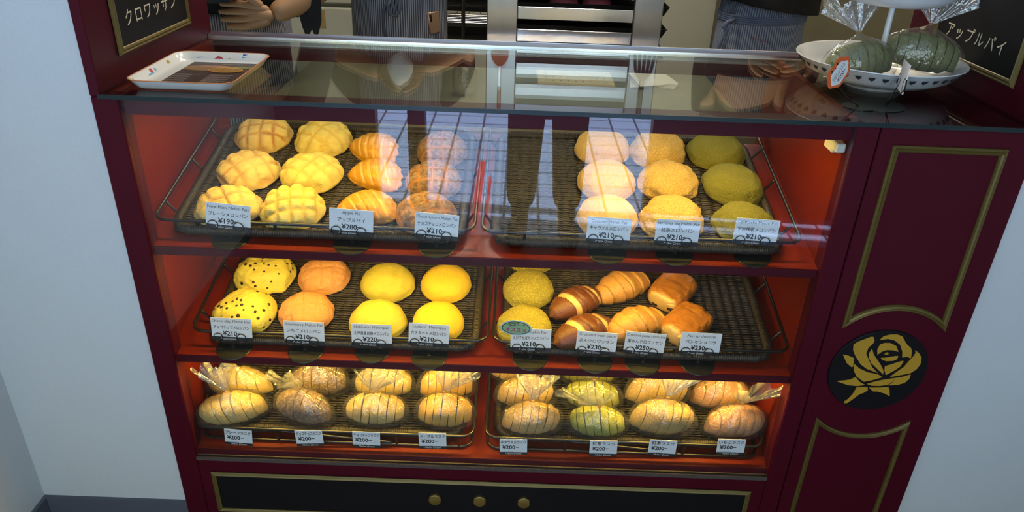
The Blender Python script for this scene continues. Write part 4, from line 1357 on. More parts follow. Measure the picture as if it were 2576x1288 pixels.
# pumpkin-shaped tag clipped in a wire stand, and the card seen from its edge
pt = thing('pumpkin_price_tag', 'orange pumpkin-shaped paper tag with handwritten price in front of the cake stand', 'price card', (1.128, 0.045, GZ))
MB().lathe([(0.026, 0.0), (0.026, 0.0012), (0.0, 0.0015)], 32, mat=Tr(0.052, 0.035, 0)).build('base_disc', DISC, pt)
pk = MB()
pump = [(math.cos(a) * 0.0265 * (1 + 0.05 * math.cos(6 * a)), math.sin(a) * 0.0205 * (1 + 0.05 * math.cos(6 * a))) for a in [2 * PI * i / 60 for i in range(60)]]
Mt = Tr(-0.012, -0.006, 0.064) @ Rz(0.55) @ Ry(-0.95) @ Rx(PI / 2 - 0.1)
pk.prism(pump, 0.0, 0.0008, 0, Mt)
inner = [(x * 0.80, y * 0.68 - 0.0022) for x, y in pump]
pk.prism(inner, 0.0008, 0.0010, 1, Mt)
for tri in ([(-0.010, 0.0115), (-0.004, 0.0115), (-0.007, 0.0160)], [(0.004, 0.0115), (0.010, 0.0115), (0.007, 0.0160)], [(-0.0015, 0.0105), (0.0015, 0.0105), (0, 0.013)]):
    pk.prism(tri, 0.0010, 0.0012, 2, Mt)
pk.prism([(-0.003, 0.0185), (0.003, 0.0185), (0.005, 0.0255), (0.001, 0.0265)], 0.0, 0.0008, 3, Mt)
put_text(pk, 'かぼちゃラスク', 0, 0.001, 0.0075, 2, maxw=0.032, y=-0.0012, mat=Mt @ Rx(-PI / 2))
put_text(pk, '¥200−', 0, -0.0075, 0.0065, 2, maxw=0.022, y=-0.0012, mat=Mt @ Rx(-PI / 2), bold=0.01)
pk.build('tag', [flat('orange_paper', (0.66, 0.11, 0.02)), flat('off_white_paper', (0.70, 0.67, 0.62)), INK, flat('green_paper', (0.10, 0.20, 0.06))], pt, smooth=False)
kk = MB(); kk.tube([(0.052, 0.035, 0.001), (0.03, 0.02, 0.012), (-0.012, -0.004, 0.046)], 0.0009, 6)
kk.build('wire_clip', CLIPWIRE, pt)
sd = thing('card_stand', 'white card in a black wire stand seen edge-on in front of the cake stand', 'price card', (1.235, 0.072, GZ))
MB().lathe([(0.042, 0.0), (0.042, 0.0012), (0.0, 0.0018)], 36, mat=Tr(-0.018, 0.022, 0)).build('base_disc', DISC, sd)
cd = MB().box(-0.0006, 0.0006, -0.024, 0.024, 0.030, 0.076)
oc_ = cd.build('card', PAPER, sd, smooth=False); oc_.matrix_basis = Rz(-0.24)
kk = MB()
for yy in (-0.019, 0.019):
    kk.tube([(0.0, yy + 0.008 * math.cos(a), 0.044 + 0.0105 * math.sin(a)) for a in [2 * PI * i / 26 for i in range(26)]], 0.0012, 6, closed=True)
    kk.tube([(0, yy, 0.034), (-0.012, 0.012, 0.002)], 0.0009, 6)
ok_ = kk.build('wire_clip', CLIPWIRE, sd, angle=180); ok_.matrix_basis = Rz(-0.24)

# ------------------------------------------------------------------ kitchen furniture
RKY = 1.38
rack = thing('bakery_rack', 'tall stainless steel bakery rack with horizontal slats standing behind the counter', 'rack', (0.795, RKY + 0.25, FLOOR))
def rp(mb, name, m, **k):
    o = mb.build(name, m, rack, **k); o.location = (-0.795, -RKY - 0.25, -FLOOR); return o
for x0, x1 in ((0.510, 0.610), (0.988, 1.082)):
    rp(MB().box(x0, x1, RKY, RKY + 0.02, FLOOR, 1.35, bev=0.003), 'column', STEEL)
for x0, x1 in ((0.510, 0.535), (1.057, 1.082)):
    rp(MB().box(x0, x1, RKY + 0.48, RKY + 0.50, FLOOR, 1.35, bev=0.003), 'rear_post', STEEL)
rp(MB().box(0.510, 1.082, RKY, RKY + 0.50, 1.35, 1.37, bev=0.003), 'top_panel', STEEL)
rp(MB().box(0.510, 1.082, RKY + 0.49, RKY + 0.50, FLOOR + 0.1, 1.35), 'rear_panel', pm('dark_rack_interior', (0.02, 0.02, 0.022), 0.6))
levels = [0.2945 + 0.0712 * k for k in range(-8, 12)]
for z in levels:
    s_ = MB().box(0.611, 0.987, RKY + 0.004, RKY + 0.010, z - 0.0195, z + 0.0195, bev=0.001)
    s_.box(0.611, 0.987, RKY + 0.010, RKY + 0.022, z - 0.0195, z - 0.0175)
    s_.box(0.978, 0.981, RKY + 0.001, RKY + 0.004, z - 0.0195, z + 0.0195)
    rp(s_, 'slat', BRIGHTSTEEL, smooth=False)
BLACKTRAY = pm('black_baking_steel', (0.012, 0.011, 0.011), 0.45)
def sheet(mb, x0, x1, y0, y1, z, h=0.022):
    fl = 0.014
    V = [(x0 + fl, y0 + fl, z), (x1 - fl, y0 + fl, z), (x1 - fl, y1 - fl, z), (x0 + fl, y1 - fl, z),
         (x0, y0, z + h), (x1, y0, z + h), (x1, y1, z + h), (x0, y1, z + h),
         (x0 + 0.002, y0 + 0.002, z + h), (x1 - 0.002, y0 + 0.002, z + h), (x1 - 0.002, y1 - 0.002, z + h), (x0 + 0.002, y1 - 0.002, z + h),
         (x0 + fl + 0.001, y0 + fl + 0.001, z + 0.002), (x1 - fl - 0.001, y0 + fl + 0.001, z + 0.002), (x1 - fl - 0.001, y1 - fl - 0.001, z + 0.002), (x0 + fl + 0.001, y1 - fl - 0.001, z + 0.002)]
    F = [(3, 2, 1, 0), (12, 13, 14, 15)]
    for a in (0, 4, 8):
        for i in range(4):
            j = (i + 1) % 4
            F.append((a + i, a + j, a + 4 + j, a + 4 + i))
    return mb.add(V, F)
tray_labels = {8: 'black baking tray in the rack with pink buns behind the second slat', 9: 'black baking tray in the rack with green buns behind the top visible slat', 7: 'black baking tray in the rack just above the counter rail'}
shee = {}
for k in (6, 7, 8, 9, 10, 11, 12):
    z = levels[k] + 0.012
    o = sheet(MB(), 0.545, 1.108, RKY + 0.03, RKY + 0.44, z - 0.012, 0.03).build('baking_tray', BLACKTRAY, None, smooth=False)
    tag(o, tray_labels.get(k, f'black baking tray high in the steel rack, {["", "lowest", "second", "topmost"][k - 9]} of three above the frame' if k > 9 else 'black baking tray in the rack level with the counter rail, mostly hidden'), 'tray', 'baking trays in the steel rack')
PINK = crust('pink_bun_crust', (0.48, 0.10, 0.13), (0, 0, 0), (0.4, 0.2, 0.1), crackle=0.4, cscale=120)
GRNB = crust('dusky_green_bun_crust', (0.14, 0.15, 0.06), (0, 0, 0), (0.3, 0.2, 0.1), crackle=0.4, cscale=120)
for i, (x, k, m, lab) in enumerate([(0.765, 8, PINK, 'pink bun in the rack, the left one of two'), (0.875, 8, PINK, 'pink bun in the rack, the right one of two'), (0.68, 9, GRNB, 'green bun at the left in the upper rack tray'), (0.79, 9, GRNB, 'green bun in the middle of the upper rack tray'), (0.90, 9, GRNB, 'green bun at the right in the upper rack tray')]):
    o = dome(0.10, 0.10, 0.048, 400 + i, nu=40, nv=22).build('bun', m, None, angle=180)
    o.location = (x, RKY + 0.10, levels[k] + 0.002)
    tag(o, lab, 'bread', 'buns in the steel rack')

# spatula and slotted turner hanging on the rack columns: seen mirrored in the counter glass
sp = thing('spatula', 'orange spatula with a steel shank hanging on the left rack column', 'spatula', (0.556, RKY - 0.008, 0.59))
hd = [(-0.027, 0.0), (0.027, 0.0), (0.030, 0.010), (0.027, 0.026), (0.018, 0.042), (0.008, 0.052), (-0.008, 0.052), (-0.018, 0.042), (-0.027, 0.026), (-0.030, 0.010)]
ORNG = pm('orange_silicone', (0.52, 0.13, 0.025), 0.4)
MB().prism(hd, -0.002, 0.002, mat=Rx(PI / 2)).build('blade', ORNG, sp, angle=30)
MB().box(-0.0048, 0.0048, -0.002, 0.002, 0.052, 0.122, bev=0.001).build('shank', BRIGHTSTEEL, sp)
MB().box(-0.0065, 0.0065, -0.004, 0.004, 0.122, 0.26, bev=0.003).build('handle', pm('orange_wood', (0.45, 0.14, 0.04), 0.5), sp)
tn = thing('slotted_turner', 'black slotted turner hanging on the right rack column', 'turner', (1.038, RKY - 0.008, 0.585))
BL = pm('black_nylon', (0.012, 0.012, 0.013), 0.4)
tb = MB()
for i in range(5):
    x = -0.034 + 0.017 * i
    tb.prism([(x - 0.0052, 0.0), (x + 0.0052, 0.0), (x * 0.75 + 0.0046, 0.055), (x * 0.75 - 0.0046, 0.055)], -0.0015, 0.0015, mat=Rx(PI / 2))
tb.prism([(-0.031, 0.054), (0.031, 0.054), (0.022, 0.074), (0.009, 0.088), (-0.009, 0.088), (-0.022, 0.074)], -0.0015, 0.0015, mat=Rx(PI / 2))
tb.build('blade', BL, tn, smooth=False)
MB().box(-0.0085, 0.0085, -0.004, 0.004, 0.086, 0.27, bev=0.003).build('handle', BL, tn)

# worktop behind the case
wt = thing('worktop', 'low olive grey staff worktop behind the display case', 'worktop', (0.60, 0.80, FLOOR))
WTM = pm('olive_grey_laminate', (0.135, 0.130, 0.085), 0.35, col2=(0.12, 0.115, 0.075), scale=4)
def wp(mb, name, m, **k):
    o = mb.build(name, m, wt, **k); o.location = (-0.60, -0.80, -FLOOR); return o
wp(MB().box(0.02, 1.16, 0.465, 1.06, 0.17, 0.20, bev=0.003), 'top_board', WTM)
for x in (0.03, 1.10):
    wp(MB().box(x, x + 0.04, 0.50, 1.02, FLOOR, 0.17, bev=0.002), 'side_support', WTM)
pf = MB().box(-0.105, 0.105, -0.085, 0.085, 0.0, 0.010, bev=0.004)
for i in range(9):
    for j in range(4):
        pf.lathe([(0.0028, 0.0100), (0.0, 0.0103)], 10, mi=1, mat=Tr(-0.08 + 0.02 * i, -0.055 + 0.036 * j, 0))
o = pf.build('perforated_tray', [flat('cream_plastic', (0.50, 0.44, 0.30), 0.5), HOLE], None, smooth=False)
o.location = (0.775, 0.915, 0.20)
tag(o, 'cream perforated tray lying on the staff worktop, seen through the counter glass', 'tray')
nb = MB()
for i in range(5):
    nb.add([(-0.06, -0.05, 0.001 + 0.002 * i), (0.06, -0.05, 0.001 + 0.002 * i), (0.05, 0.05, 0.014 + 0.004 * i), (-0.05, 0.05, 0.014 + 0.004 * i)], [(0, 1, 2, 3)], mat=Rz(0.1 * i))
nb.box(-0.05, 0.05, -0.05, 0.04, 0.0, 0.003)
o = nb.build('paper_napkins', flat('white_paper', (0.66, 0.63, 0.57), 0.8), None, smooth=False)
o.location = (0.98, 0.90, 0.2)
tag(o, 'white paper napkins on the staff worktop below the slotted turner', 'napkins')
jar = thing('glass_jar', 'clear glass jar on the staff worktop left of the rack reflection', 'jar', (0.485, 0.74, 0.20))
MB().lathe([(0.0, 0.001), (0.030, 0.001), (0.032, 0.006), (0.032, 0.055), (0.027, 0.064), (0.027, 0.075), (0.0255, 0.075), (0.0255, 0.063), (0.030, 0.053), (0.030, 0.006), (0.0, 0.004)], 32).build('vessel', FILM, jar)
MB().lathe([(0.0, 0.075), (0.029, 0.075), (0.029, 0.086), (0.0, 0.086)], 32).build('lid', STEEL, jar)
# cream spacer blocks on the ledge behind the top right tray
for i, (x, w_) in enumerate([(0.575, 0.010), (0.617, 0.030), (0.657, 0.036)]):
    o = MB().box(-w_ / 2, w_ / 2, -0.008, 0.008, 0.0, 0.045, bev=0.003).build('spacer_block', flat('cream_block_plastic', (0.62, 0.54, 0.36), 0.5), None)
    o.location = (x, 0.475, 0.20)
    tag(o, ['narrow', 'middle', 'right'][i] + ' cream plastic block behind the empty part of the top right tray', 'block', 'cream blocks behind the top right tray')

# pale fridge at the left and wire trolley with black trays
fr = thing('refrigerator', 'pale grey refrigerator doors behind the staff at the left', 'refrigerator', (-0.28, 2.2, FLOOR))
FRM = pm('pale_grey_fridge', (0.52, 0.53, 0.46), 0.45)
MB().box(-0.62, 0.40, -0.10, 0.35, 0.0, 1.75, bev=0.006).build('cabinet', FRM, fr)
for x0, x1 in ((-0.61, -0.115), (-0.105, 0.39)):
    d = MB().box(x0, x1, -0.135, -0.102, 0.76, 1.72, bev=0.006).build('door', FRM, fr)
    MB().box(x1 - 0.05, x1 - 0.03, -0.155, -0.135, 0.9, 1.2, bev=0.004).build('handle', STEEL, d)
    MB().box(x0, x1, -0.135, -0.102, 0.05, 0.745, bev=0.006).build('door', FRM, fr)
MB().box(0.055, 0.085, -0.1365, -0.1352, 0.66, 0.735).build('masking_tape', flat('tan_tape', (0.36, 0.24, 0.09)), fr, smooth=False)
MB().box(0.20, 0.235, -0.1365, -0.1352, 0.80, 0.92).build('masking_tape', flat('tan_tape', (0.36, 0.24, 0.09)), fr, smooth=False)
tr = thing('wire_trolley', 'dark wire trolley with stacked black trays left of the steel rack', 'trolley', (0.42, 2.2, FLOOR))
for x, ys in ((-0.185, (-0.17, 0.17)), (-0.035, (-0.18,)), (0.20, (-0.17, 0.17))):
    for y in ys:
        MB().tube([(x, y, 0), (x, y, 1.5)], 0.008, 8).build('post', pm('dark_bronze_tube', (0.05, 0.045, 0.035), 0.3, 0.6), tr)
for z in (0.60, 0.74, 0.90):
    g = MB().tube([(-0.16, -0.17, z), (0.18, -0.17, z)], 0.004, 6)
    for i in range(5):
        g.tube([(-0.16, -0.17, z - 0.006 - 0.006 * i), (0.18, -0.17, z - 0.006 - 0.006 * i)], 0.0012, 5)
    for i in range(8):
        g.tube([(-0.16 + 0.048 * i, -0.17, z), (-0.16 + 0.048 * i, 0.17, z)], 0.002, 5)
    g.build('wire_shelf', STEEL, tr)
for i, z in enumerate([0.61, 0.655, 0.75, 0.795]):
    o = sheet(MB(), -0.15, 0.17, -0.155, 0.155, 0, 0.036).build('baking_tray', BLACKTRAY, None, smooth=False)
    o.location = (0.42, 2.2, FLOOR + z)
    tag(o, ['lowest black tray', 'second black tray from the bottom', 'third black tray from the bottom', 'top black tray'][i] + ' stacked on the wire trolley', 'tray', 'black trays on the wire trolley')
o = MB().lathe([(0.0, 0.0), (0.09, 0.0), (0.12, 0.03), (0.10, 0.06), (0.0, 0.075)], 24, sy=0.8).build('flour_bag', flat('white_plastic_sack', (0.62, 0.62, 0.60)), None)
o.location = (0.50, 2.2, FLOOR + 0.906)
tag(o, 'white plastic sack on the upper shelf of the wire trolley', 'sack')

# kitchen lamps
LD = emit('downlight_glow', LAMP_COLOR, 125.0)
LF = emit('fluorescent_glow', (1.0, 0.95, 0.86), 70.0)
for i, (x, y) in enumerate([(0.10, 1.05), (0.80, 0.95), (1.55, 1.05), (0.15, 1.95), (1.85, 1.65)]):
    t = thing('ceiling_downlight', ['front left', 'front middle', 'front right', 'rear left', 'rear right'][i] + ' warm round kitchen ceiling downlight', 'lamp', (x, y, CEIL), 'kitchen ceiling downlights')
    MB().lathe([(0.0, -0.004), (0.075, -0.004), (0.085, 0.0), (0.0, 0.0)], 32).build('ring', PAPER, t)
    MB().lathe([(0.0, -0.006), (0.060, -0.006), (0.060, -0.004)], 32).build('lens', LD, t)
for fx_, fy_, lab_ in ((0.62, 1.15, 'long fluorescent ceiling light over the staff worktop'), (1.30, 1.95, 'added unseen fill light brightening the right rear of the kitchen')):  # the second is an unseen light added to brighten the right rear
    t = thing('fluorescent_light', lab_, 'lamp', (fx_, fy_, CEIL), 'kitchen fluorescent lights')
    MB().box(-0.30, 0.30, -0.07, 0.07, -0.03, 0.0, bev=0.005).build('housing', PAPER, t)
    MB().box(-0.28, 0.28, -0.05, 0.05, -0.045, -0.030, bev=0.005).build('diffuser', LF, t)

# ------------------------------------------------------------------ people
SKIN = pm('skin', (0.42, 0.23, 0.105), 0.5, col2=(0.38, 0.20, 0.09), scale=8)
BLACKCLOTH = pm('black_cotton', (0.007, 0.006, 0.007), 0.9)
DARKCLOTH = pm('dark_navy_cloth', (0.015, 0.015, 0.022), 0.9)
HAIR = pm('black_hair', (0.012, 0.010, 0.009), 0.5)
APRON = stripes('navy_striped_apron', (0.046, 0.050, 0.080), (0.29, 0.30, 0.34), 0.0066)
APRONB = stripes('blue_striped_apron', (0.075, 0.100, 0.17), (0.26, 0.29, 0.36), 0.0072)

def skin_geo(chains, sub=2):
    """chains: list of point lists (x,y,z,r); coincident points are shared. Returns (verts, faces)."""
    idx = {}; V = []; R = []; E = []
    for ch in chains:
        prev = None
        for x, y, z, r in ch:
            k = (round(x, 4), round(y, 4), round(z, 4))
            if k not in idx:
                idx[k] = len(V); V.append((x, y, z)); R.append(r)
            if prev is not None and prev != idx[k]:
                E.append((prev, idx[k]))
            prev = idx[k]
    me = bpy.data.meshes.new('armature_lines')
    me.from_pydata(V, E, [])
    o = bpy.data.objects.new('armature_lines', me)
    COL.objects.link(o)
    sk = o.modifiers.new('skin', 'SKIN'); sk.use_smooth_shade = True
    sv = me.skin_vertices[0].data
    for i, r in enumerate(R):
        rr_ = r if isinstance(r, tuple) else (r, r)
        sv[i].radius = rr_
        sv[i].use_root = (i == 0)
    ss = o.modifiers.new('sub', 'SUBSURF'); ss.levels = sub; ss.render_levels = sub
    bpy.context.view_layer.update()
    ev = o.evaluated_get(bpy.context.evaluated_depsgraph_get())
    m = ev.to_mesh()
    vv = [tuple(v.co) for v in m.vertices]; ff = [tuple(p.vertices) for p in m.polygons]
    ev.to_mesh_clear()
    bpy.data.objects.remove(o); bpy.data.meshes.remove(me)
    return vv, ff

def hand_chains(wrist, fwd, side, up, curl=0.5, size=1.0, thumb_up=0.3):
    """five finger chains and the palm; fwd = towards fingertips, side = thumb side, up = back of hand"""
    w_ = Vector(wrist); f = Vector(fwd).normalized(); s_ = Vector(side); s_ = (s_ - f * s_.dot(f)).normalized(); u = f.cross(s_) if Vector(up).dot(f.cross(s_)) > 0 else -f.cross(s_)
    P = lambda a, b, c: w_ + f * a * size + s_ * b * size + u * c * size
    out = []
    out.append([[(*P(-0.01, 0.0, 0.0), 0.020 * size), (*P(0.02, 0.0, 0.0), 0.019 * size), (*P(0.05, 0.0, 0.0), 0.015 * size), (*P(0.070, 0.0, 0.0), 0.010 * size)]])
    for b, l in ((0.030, 0.074), (0.010, 0.082), (-0.010, 0.077), (-0.029, 0.060)):
        pts = [P(0.002, b * 0.35, 0.0), P(0.040, b * 0.75, 0.001)]
        a = 0.0; p_ = P(0.078, b, 0.0); pts.append(p_)
        for seg in (0.42, 0.32, 0.26):
            a += curl
            p_ = p_ + (f * math.cos(a) - u * math.sin(a)) * l * seg * size
            pts.append(p_)
        out.append([[(*q, r * size) for q, r in zip(pts, (0.014, 0.0140, 0.0112, 0.0098, 0.0088, 0.0070))]])
    t0 = P(0.020, 0.020, 0.0); t1 = P(0.045, 0.045, thumb_up * 0.03); t2 = P(0.072, 0.055, thumb_up * 0.05); t3 = P(0.096, 0.056, thumb_up * 0.06)
    out.append([[(*t0, 0.013 * size), (*t1, 0.0115 * size), (*t2, 0.0100 * size), (*t3, 0.0080 * size)]])
    return out

def person(label, x, y, face, cloth, shirt, legs, elbows, wrists, hands, bend=0.0, scale=1.0, hem=0.34, loose=1.0, trousers=DARKCLOTH, legw=1.0):
    """face: heading angle of the front (0 = +x). elbows/wrists: world points for (left, right)."""
    t = thing('person', label, 'person', (x, y, FLOOR))
    fx, fy = math.cos(face), math.sin(face)
    lx, ly = -fy, fx                      # person's left
    S = scale
    Z = lambda h: FLOOR + h * S
    def W(a, b, h, r): return (x + fx * a + lx * b, y + fy * a + ly * b, Z(h), r)
    pelvis = W(0, 0, 0.90, 0.095 * S)
    waist = W(bend * 0.10, 0, 1.03, 0.095 * S); chest = W(bend * 0.30, 0, 1.22, 0.110 * S)
    neckb = W(bend * 0.42, 0, 1.36, 0.055 * S); neck = W(bend * 0.48 + 0.01, 0, 1.41, 0.045 * S)
    h1 = W(bend * 0.55 + 0.02, 0, 1.46, 0.062 * S); h2 = W(bend * 0.58 + 0.02, 0, 1.54, 0.078 * S); h3 = W(bend * 0.58 + 0.01, 0, 1.61, 0.050 * S)
    parts_ = []
    ch = [[pelvis, waist, chest, neckb, neck, h1, h2, h3]]
    for sgn, e, wr in ((1, elbows[0], wrists[0]), (-1, elbows[1], wrists[1])):
        sh = W(bend * 0.36, sgn * 0.155, 1.315, 0.050 * S)
        e_ = (*e, 0.037 * S); w_ = (*wr, 0.025 * S)
        mid = tuple((a + b) / 2 for a, b in zip(e, wr)) + (0.036 * S,)
        ch.append([chest, sh, e_, mid, w_])
        hp = W(0, sgn * 0.070, 0.84, 0.072 * S); kn = W(0.015, sgn * 0.09, 0.46, 0.052 * S); an = W(-0.02, sgn * 0.09, 0.08, 0.036 * S); to = W(0.12, sgn * 0.10, 0.035, 0.030 * S)
        ch.append([pelvis, hp, kn, an, to])
    m = MB()
    v, f = skin_geo(ch); m.add(v, f)
    # nose, ears
    m.add(*skin_geo([[W(bend * 0.58 + 0.085, 0, 1.545, 0.010), W(bend * 0.58 + 0.105, 0, 1.515, 0.012)]], 1))
    for sgn in (1, -1):
        m.add(*skin_geo([[W(bend * 0.58 + 0.015, sgn * 0.080, 1.545, 0.012), W(bend * 0.58 + 0.010, sgn * 0.084, 1.510, 0.009)]], 1))
    for wr, hd_ in zip(wrists, hands):
        for c_ in hand_chains(wr, *hd_):
            m.add(*skin_geo(c_, 1))
    m.build('body', SKIN, t, angle=180).location = (-x, -y, -FLOOR)
    def put(mb, name, mt, **k):
        o = mb.build(name, mt, t, **k); o.location = (-x, -y, -FLOOR); return o
    # clothes
    sc_ = []
    P2 = lambda q, k: (*q[:3], q[3] * k if not isinstance(q[3], tuple) else q[3])
    lowh = W(0, 0, (hem - FLOOR) / S, 0.120 * S * loose)
    sc_.append([lowh, P2(waist, 1.18 * loose), P2(chest, 1.14 * loose), W(bend * 0.40, 0, 1.335, 0.075 * S)])
    for sgn, e in ((1, elbows[0]), (-1, elbows[1])):
        sh = W(bend * 0.36, sgn * 0.155, 1.315, 0.058 * S)
        shp = Vector(sh[:3]); ee = Vector(e)
        q = shp.lerp(ee, 0.9)
        sc_.append([P2(chest, 1.14 * loose), sh, (*q, 0.052 * S)])
    s_ = MB(); s_.add(*skin_geo(sc_)); put(s_, 'shirt', shirt, angle=180)
    tc = []
    p0 = P2(pelvis, 0.98)
    for sgn in (1, -1):
        tc.append([P2(waist, 1.0), p0, W(0, sgn * 0.070, 0.84, 0.080 * S * legw), W(0.015, sgn * 0.08, 0.46, 0.064 * S * legw), W(-0.02, sgn * 0.09, 0.11, 0.058 * S)])
    tm = MB(); tm.add(*skin_geo(tc)); put(tm, 'trousers', trousers, angle=180)
    for sgn in (1, -1):
        sm = MB(); sm.add(*skin_geo([[W(-0.05, sgn * 0.095, 0.045, 0.042), W(0.03, sgn * 0.10, 0.042, 0.044), W(0.13, sgn * 0.105, 0.034, 0.034)]], 2)); put(sm, 'shoe', BLACKCLOTH, angle=180)
    hm = MB()
    hc = Vector(W(bend * 0.58 - 0.005, 0, 1.56, 0)[:3])
    V = []; F = []
    nu, nv = 28, 14
    for j in range(nv):
        ph = PI / 2 - (PI * 0.62) * j / (nv - 1)
        for i in range(nu):
            th = 2 * PI * i / nu
            k = 1.0
            fr = math.cos(th)
            phh = max(ph, 0.30) if fr > 0.45 else ph
            V.append(tuple(hc + Vector((fx * math.cos(phh) * fr + lx * math.cos(phh) * math.sin(th), fy * math.cos(phh) * fr + ly * math.cos(phh) * math.sin(th), math.sin(phh))) * 0.094 * S))
    for j in range(nv - 1):
        for i in range(nu):
            k = (i + 1) % nu
            F.append((j * nu + i, (j + 1) * nu + i, (j + 1) * nu + k, j * nu + k))
    hm.add(V, F); put(hm, 'hair', HAIR, angle=180)
    for sgn in (1, -1):
        e_ = Vector(W(bend * 0.58 + 0.080, sgn * 0.030, 1.548, 0)[:3])
        put(MB().lathe([(0.0, -0.008), (0.0085, 0.0), (0.0, 0.008)], 10, mat=Tr(*e_) @ Matrix.Scale(0.8, 4)), 'eye', HAIR, angle=180)
    e_ = Vector(W(bend * 0.58 + 0.088, 0, 1.478, 0)[:3])
    put(MB().tube([e_ + Vector((lx, ly, 0)) * 0.018, e_ + Vector((fx, fy, 0)) * 0.004, e_ - Vector((lx, ly, 0)) * 0.018], 0.004, 6), 'mouth', pm('lips', (0.40, 0.15, 0.12), 0.5), angle=180)
    return t, put, W

def apron(put, cx, cy, face, rx, ry, z1, z0, m, half=2.2, flare=0.12, seed=0, name='apron', top_in=0.0, slant=0.0):
    nu, nv = 90, 30
    V = []; A = []
    for j in range(nv):
        k = j / (nv - 1); z = z1 + (z0 - z1) * k
        for i in range(nu):
            a = -half + 2 * half * i / (nu - 1)
            fl = 1 + flare * k + 0.045 * k * math.sin(a * 5 + seed + 2 * k) + 0.02 * math.sin(a * 11 + seed * 2) * k - top_in * (1 - k)
            X, Y_ = rx * fl * math.sin(a), ry * fl * math.cos(a)
            ff = (math.cos(face), math.sin(face)); ll = (-ff[1], ff[0])
            V.append((cx + ff[0] * Y_ + ll[0] * X, cy + ff[1] * Y_ + ll[1] * X, z + slant * math.sin(a) * k))
            A.append(a * (rx + ry) / 2 * (1 + 0.03 * math.sin(3 * k + seed)))
    F = []
    for j in range(nv - 1):
        for i in range(nu - 1):
            F.append((j * nu + i, j * nu + i + 1, (j + 1) * nu + i + 1, (j + 1) * nu + i))
    mb = MB(); mb.add(V, F, attrs={'stripe': A})
    o = put(mb, name, m, angle=180)
    so = o.modifiers.new('thickness', 'SOLIDIFY'); so.thickness = 0.002
    return o
FWD = -PI / 2
# left: holds a black tray, forearm crossing in front of the striped apron
pa, putA, WA = person('person in black and a navy striped apron holding a black tray at the left', -0.18, 1.02, FWD + 0.1, None, BLACKCLOTH, None,
    [(0.105, 0.90, 0.418), (-0.40, 0.92, 0.44)], [(-0.005, 0.795, 0.364), (-0.40, 0.76, 0.385)],
    [((-0.80, -0.10, -0.02), (0.15, 0.15, 1.0), (0.25, -1.0, 0.1), 0.30, 0.92, 0.4), ((0.5, -0.6, 0.0), (0.2, 0.2, 1.0), (-0.4, -1, 0), 0.5, 0.92, 0.3)], hem=0.50, loose=0.98)
apron(putA, -0.18, 1.02, FWD + 0.1, 0.145, 0.128, 0.345, -0.12, APRON, seed=1.0)
apron(putA, -0.18, 1.02, FWD, 0.140, 0.122, 0.62, 0.33, BLACKCLOTH, half=PI, flare=0.0, seed=0.4, name='shirt_hem')
sv = MB()
for pts in ([(0.090, 0.84, 0.425), (0.112, 0.84, 0.40), (0.108, 0.84, 0.345), (0.092, 0.84, 0.298), (0.082, 0.84, 0.325), (0.074, 0.84, 0.360)], [(0.060, 0.845, 0.41), (0.090, 0.845, 0.40), (0.088, 0.845, 0.34), (0.066, 0.845, 0.297), (0.056, 0.845, 0.33), (0.048, 0.845, 0.372)]):
    V = [(x, y - 0.002, z) for x, y, z in pts] + [(x, y + 0.002, z) for x, y, z in pts]
    n = len(pts)
    sv.add(V, [tuple(range(n)), tuple(range(2 * n - 1, n - 1, -1))] + [(i, n + i, n + (i + 1) % n, (i + 1) % n) for i in range(n)])
sv.tube([(0.075, 0.845, 0.375), (0.045, 0.845, 0.362), (0.020, 0.845, 0.372)], 0.010, 8)
putA(sv, 'sleeve_tails', BLACKCLOTH, smooth=False)
o = sheet(MB(), -0.16, 0.16, -0.13, 0.13, 0, 0.016).build('black_tray', BLACKTRAY, None, smooth=False)
o.matrix_basis = Tr(-0.232, 0.80, 0.4005) @ Rz(0.12) @ Ry(-0.03)
tag(o, 'black oblong tray held by the person at the left', 'tray')

# centre: apron with a bow, phone in the pocket, hand in a white glove
pb, putB, WB = person('person in a striped apron with a waist bow, standing left of the steel rack', 0.235, 1.33, FWD, None, BLACKCLOTH, None,
    [(0.455, 1.27, 0.55), (0.01, 1.27, 0.57)], [(0.33, 1.13, 0.60), (0.20, 1.12, 0.615)],
    [((-0.6, -0.3, 0.1), (0, -0.3, 1), (0.3, -1, 0), 0.55, 0.9, 0.3), ((0.8, -0.35, -0.1), (0, -0.3, 1), (-0.3, -1, 0), 0.5, 0.9, 0.3)], hem=0.55, loose=0.95)
apron(putB, 0.235, 1.33, FWD, 0.150, 0.125, 0.80, -0.14, APRON, half=1.75, flare=0.02, seed=0.3, top_in=0.03)
bw = MB()
yb_ = 1.33 - 0.131
bw.tube([(0.245, yb_, 0.395), (0.222, yb_ - 0.010, 0.350), (0.207, yb_ - 0.008, 0.318), (0.202, yb_, 0.29), (0.210, yb_ - 0.004, 0.22)], 0.0042, 6)
bw.tube([(0.240, yb_ - 0.006, 0.38), (0.222, yb_ - 0.014, 0.335), (0.228, yb_ - 0.015, 0.308), (0.245, yb_ - 0.014, 0.305), (0.258, yb_ - 0.012, 0.325), (0.257, yb_ - 0.009, 0.385)], 0.0048, 6)
bw.tube([(0.245, yb_ - 0.006, 0.385), (0.236, yb_ - 0.016, 0.335), (0.242, yb_ - 0.016, 0.318), (0.250, yb_ - 0.014, 0.35), (0.249, yb_ - 0.009, 0.39)], 0.004, 6)
putB(bw, 'apron_bow', pm('grey_blue_tie', (0.10, 0.11, 0.15), 0.9), angle=180)
ph = thing('phone', 'rose gold phone sticking out of the apron pocket of the middle person', 'phone', (0.352, 1.248, 0.275))
MB().rbox(-0.020, 0.020, -0.004, 0.004, -0.03, 0.036, 0.003).build('case', pm('rose_gold_case', (0.42, 0.26, 0.17), 0.35, 0.4), ph)
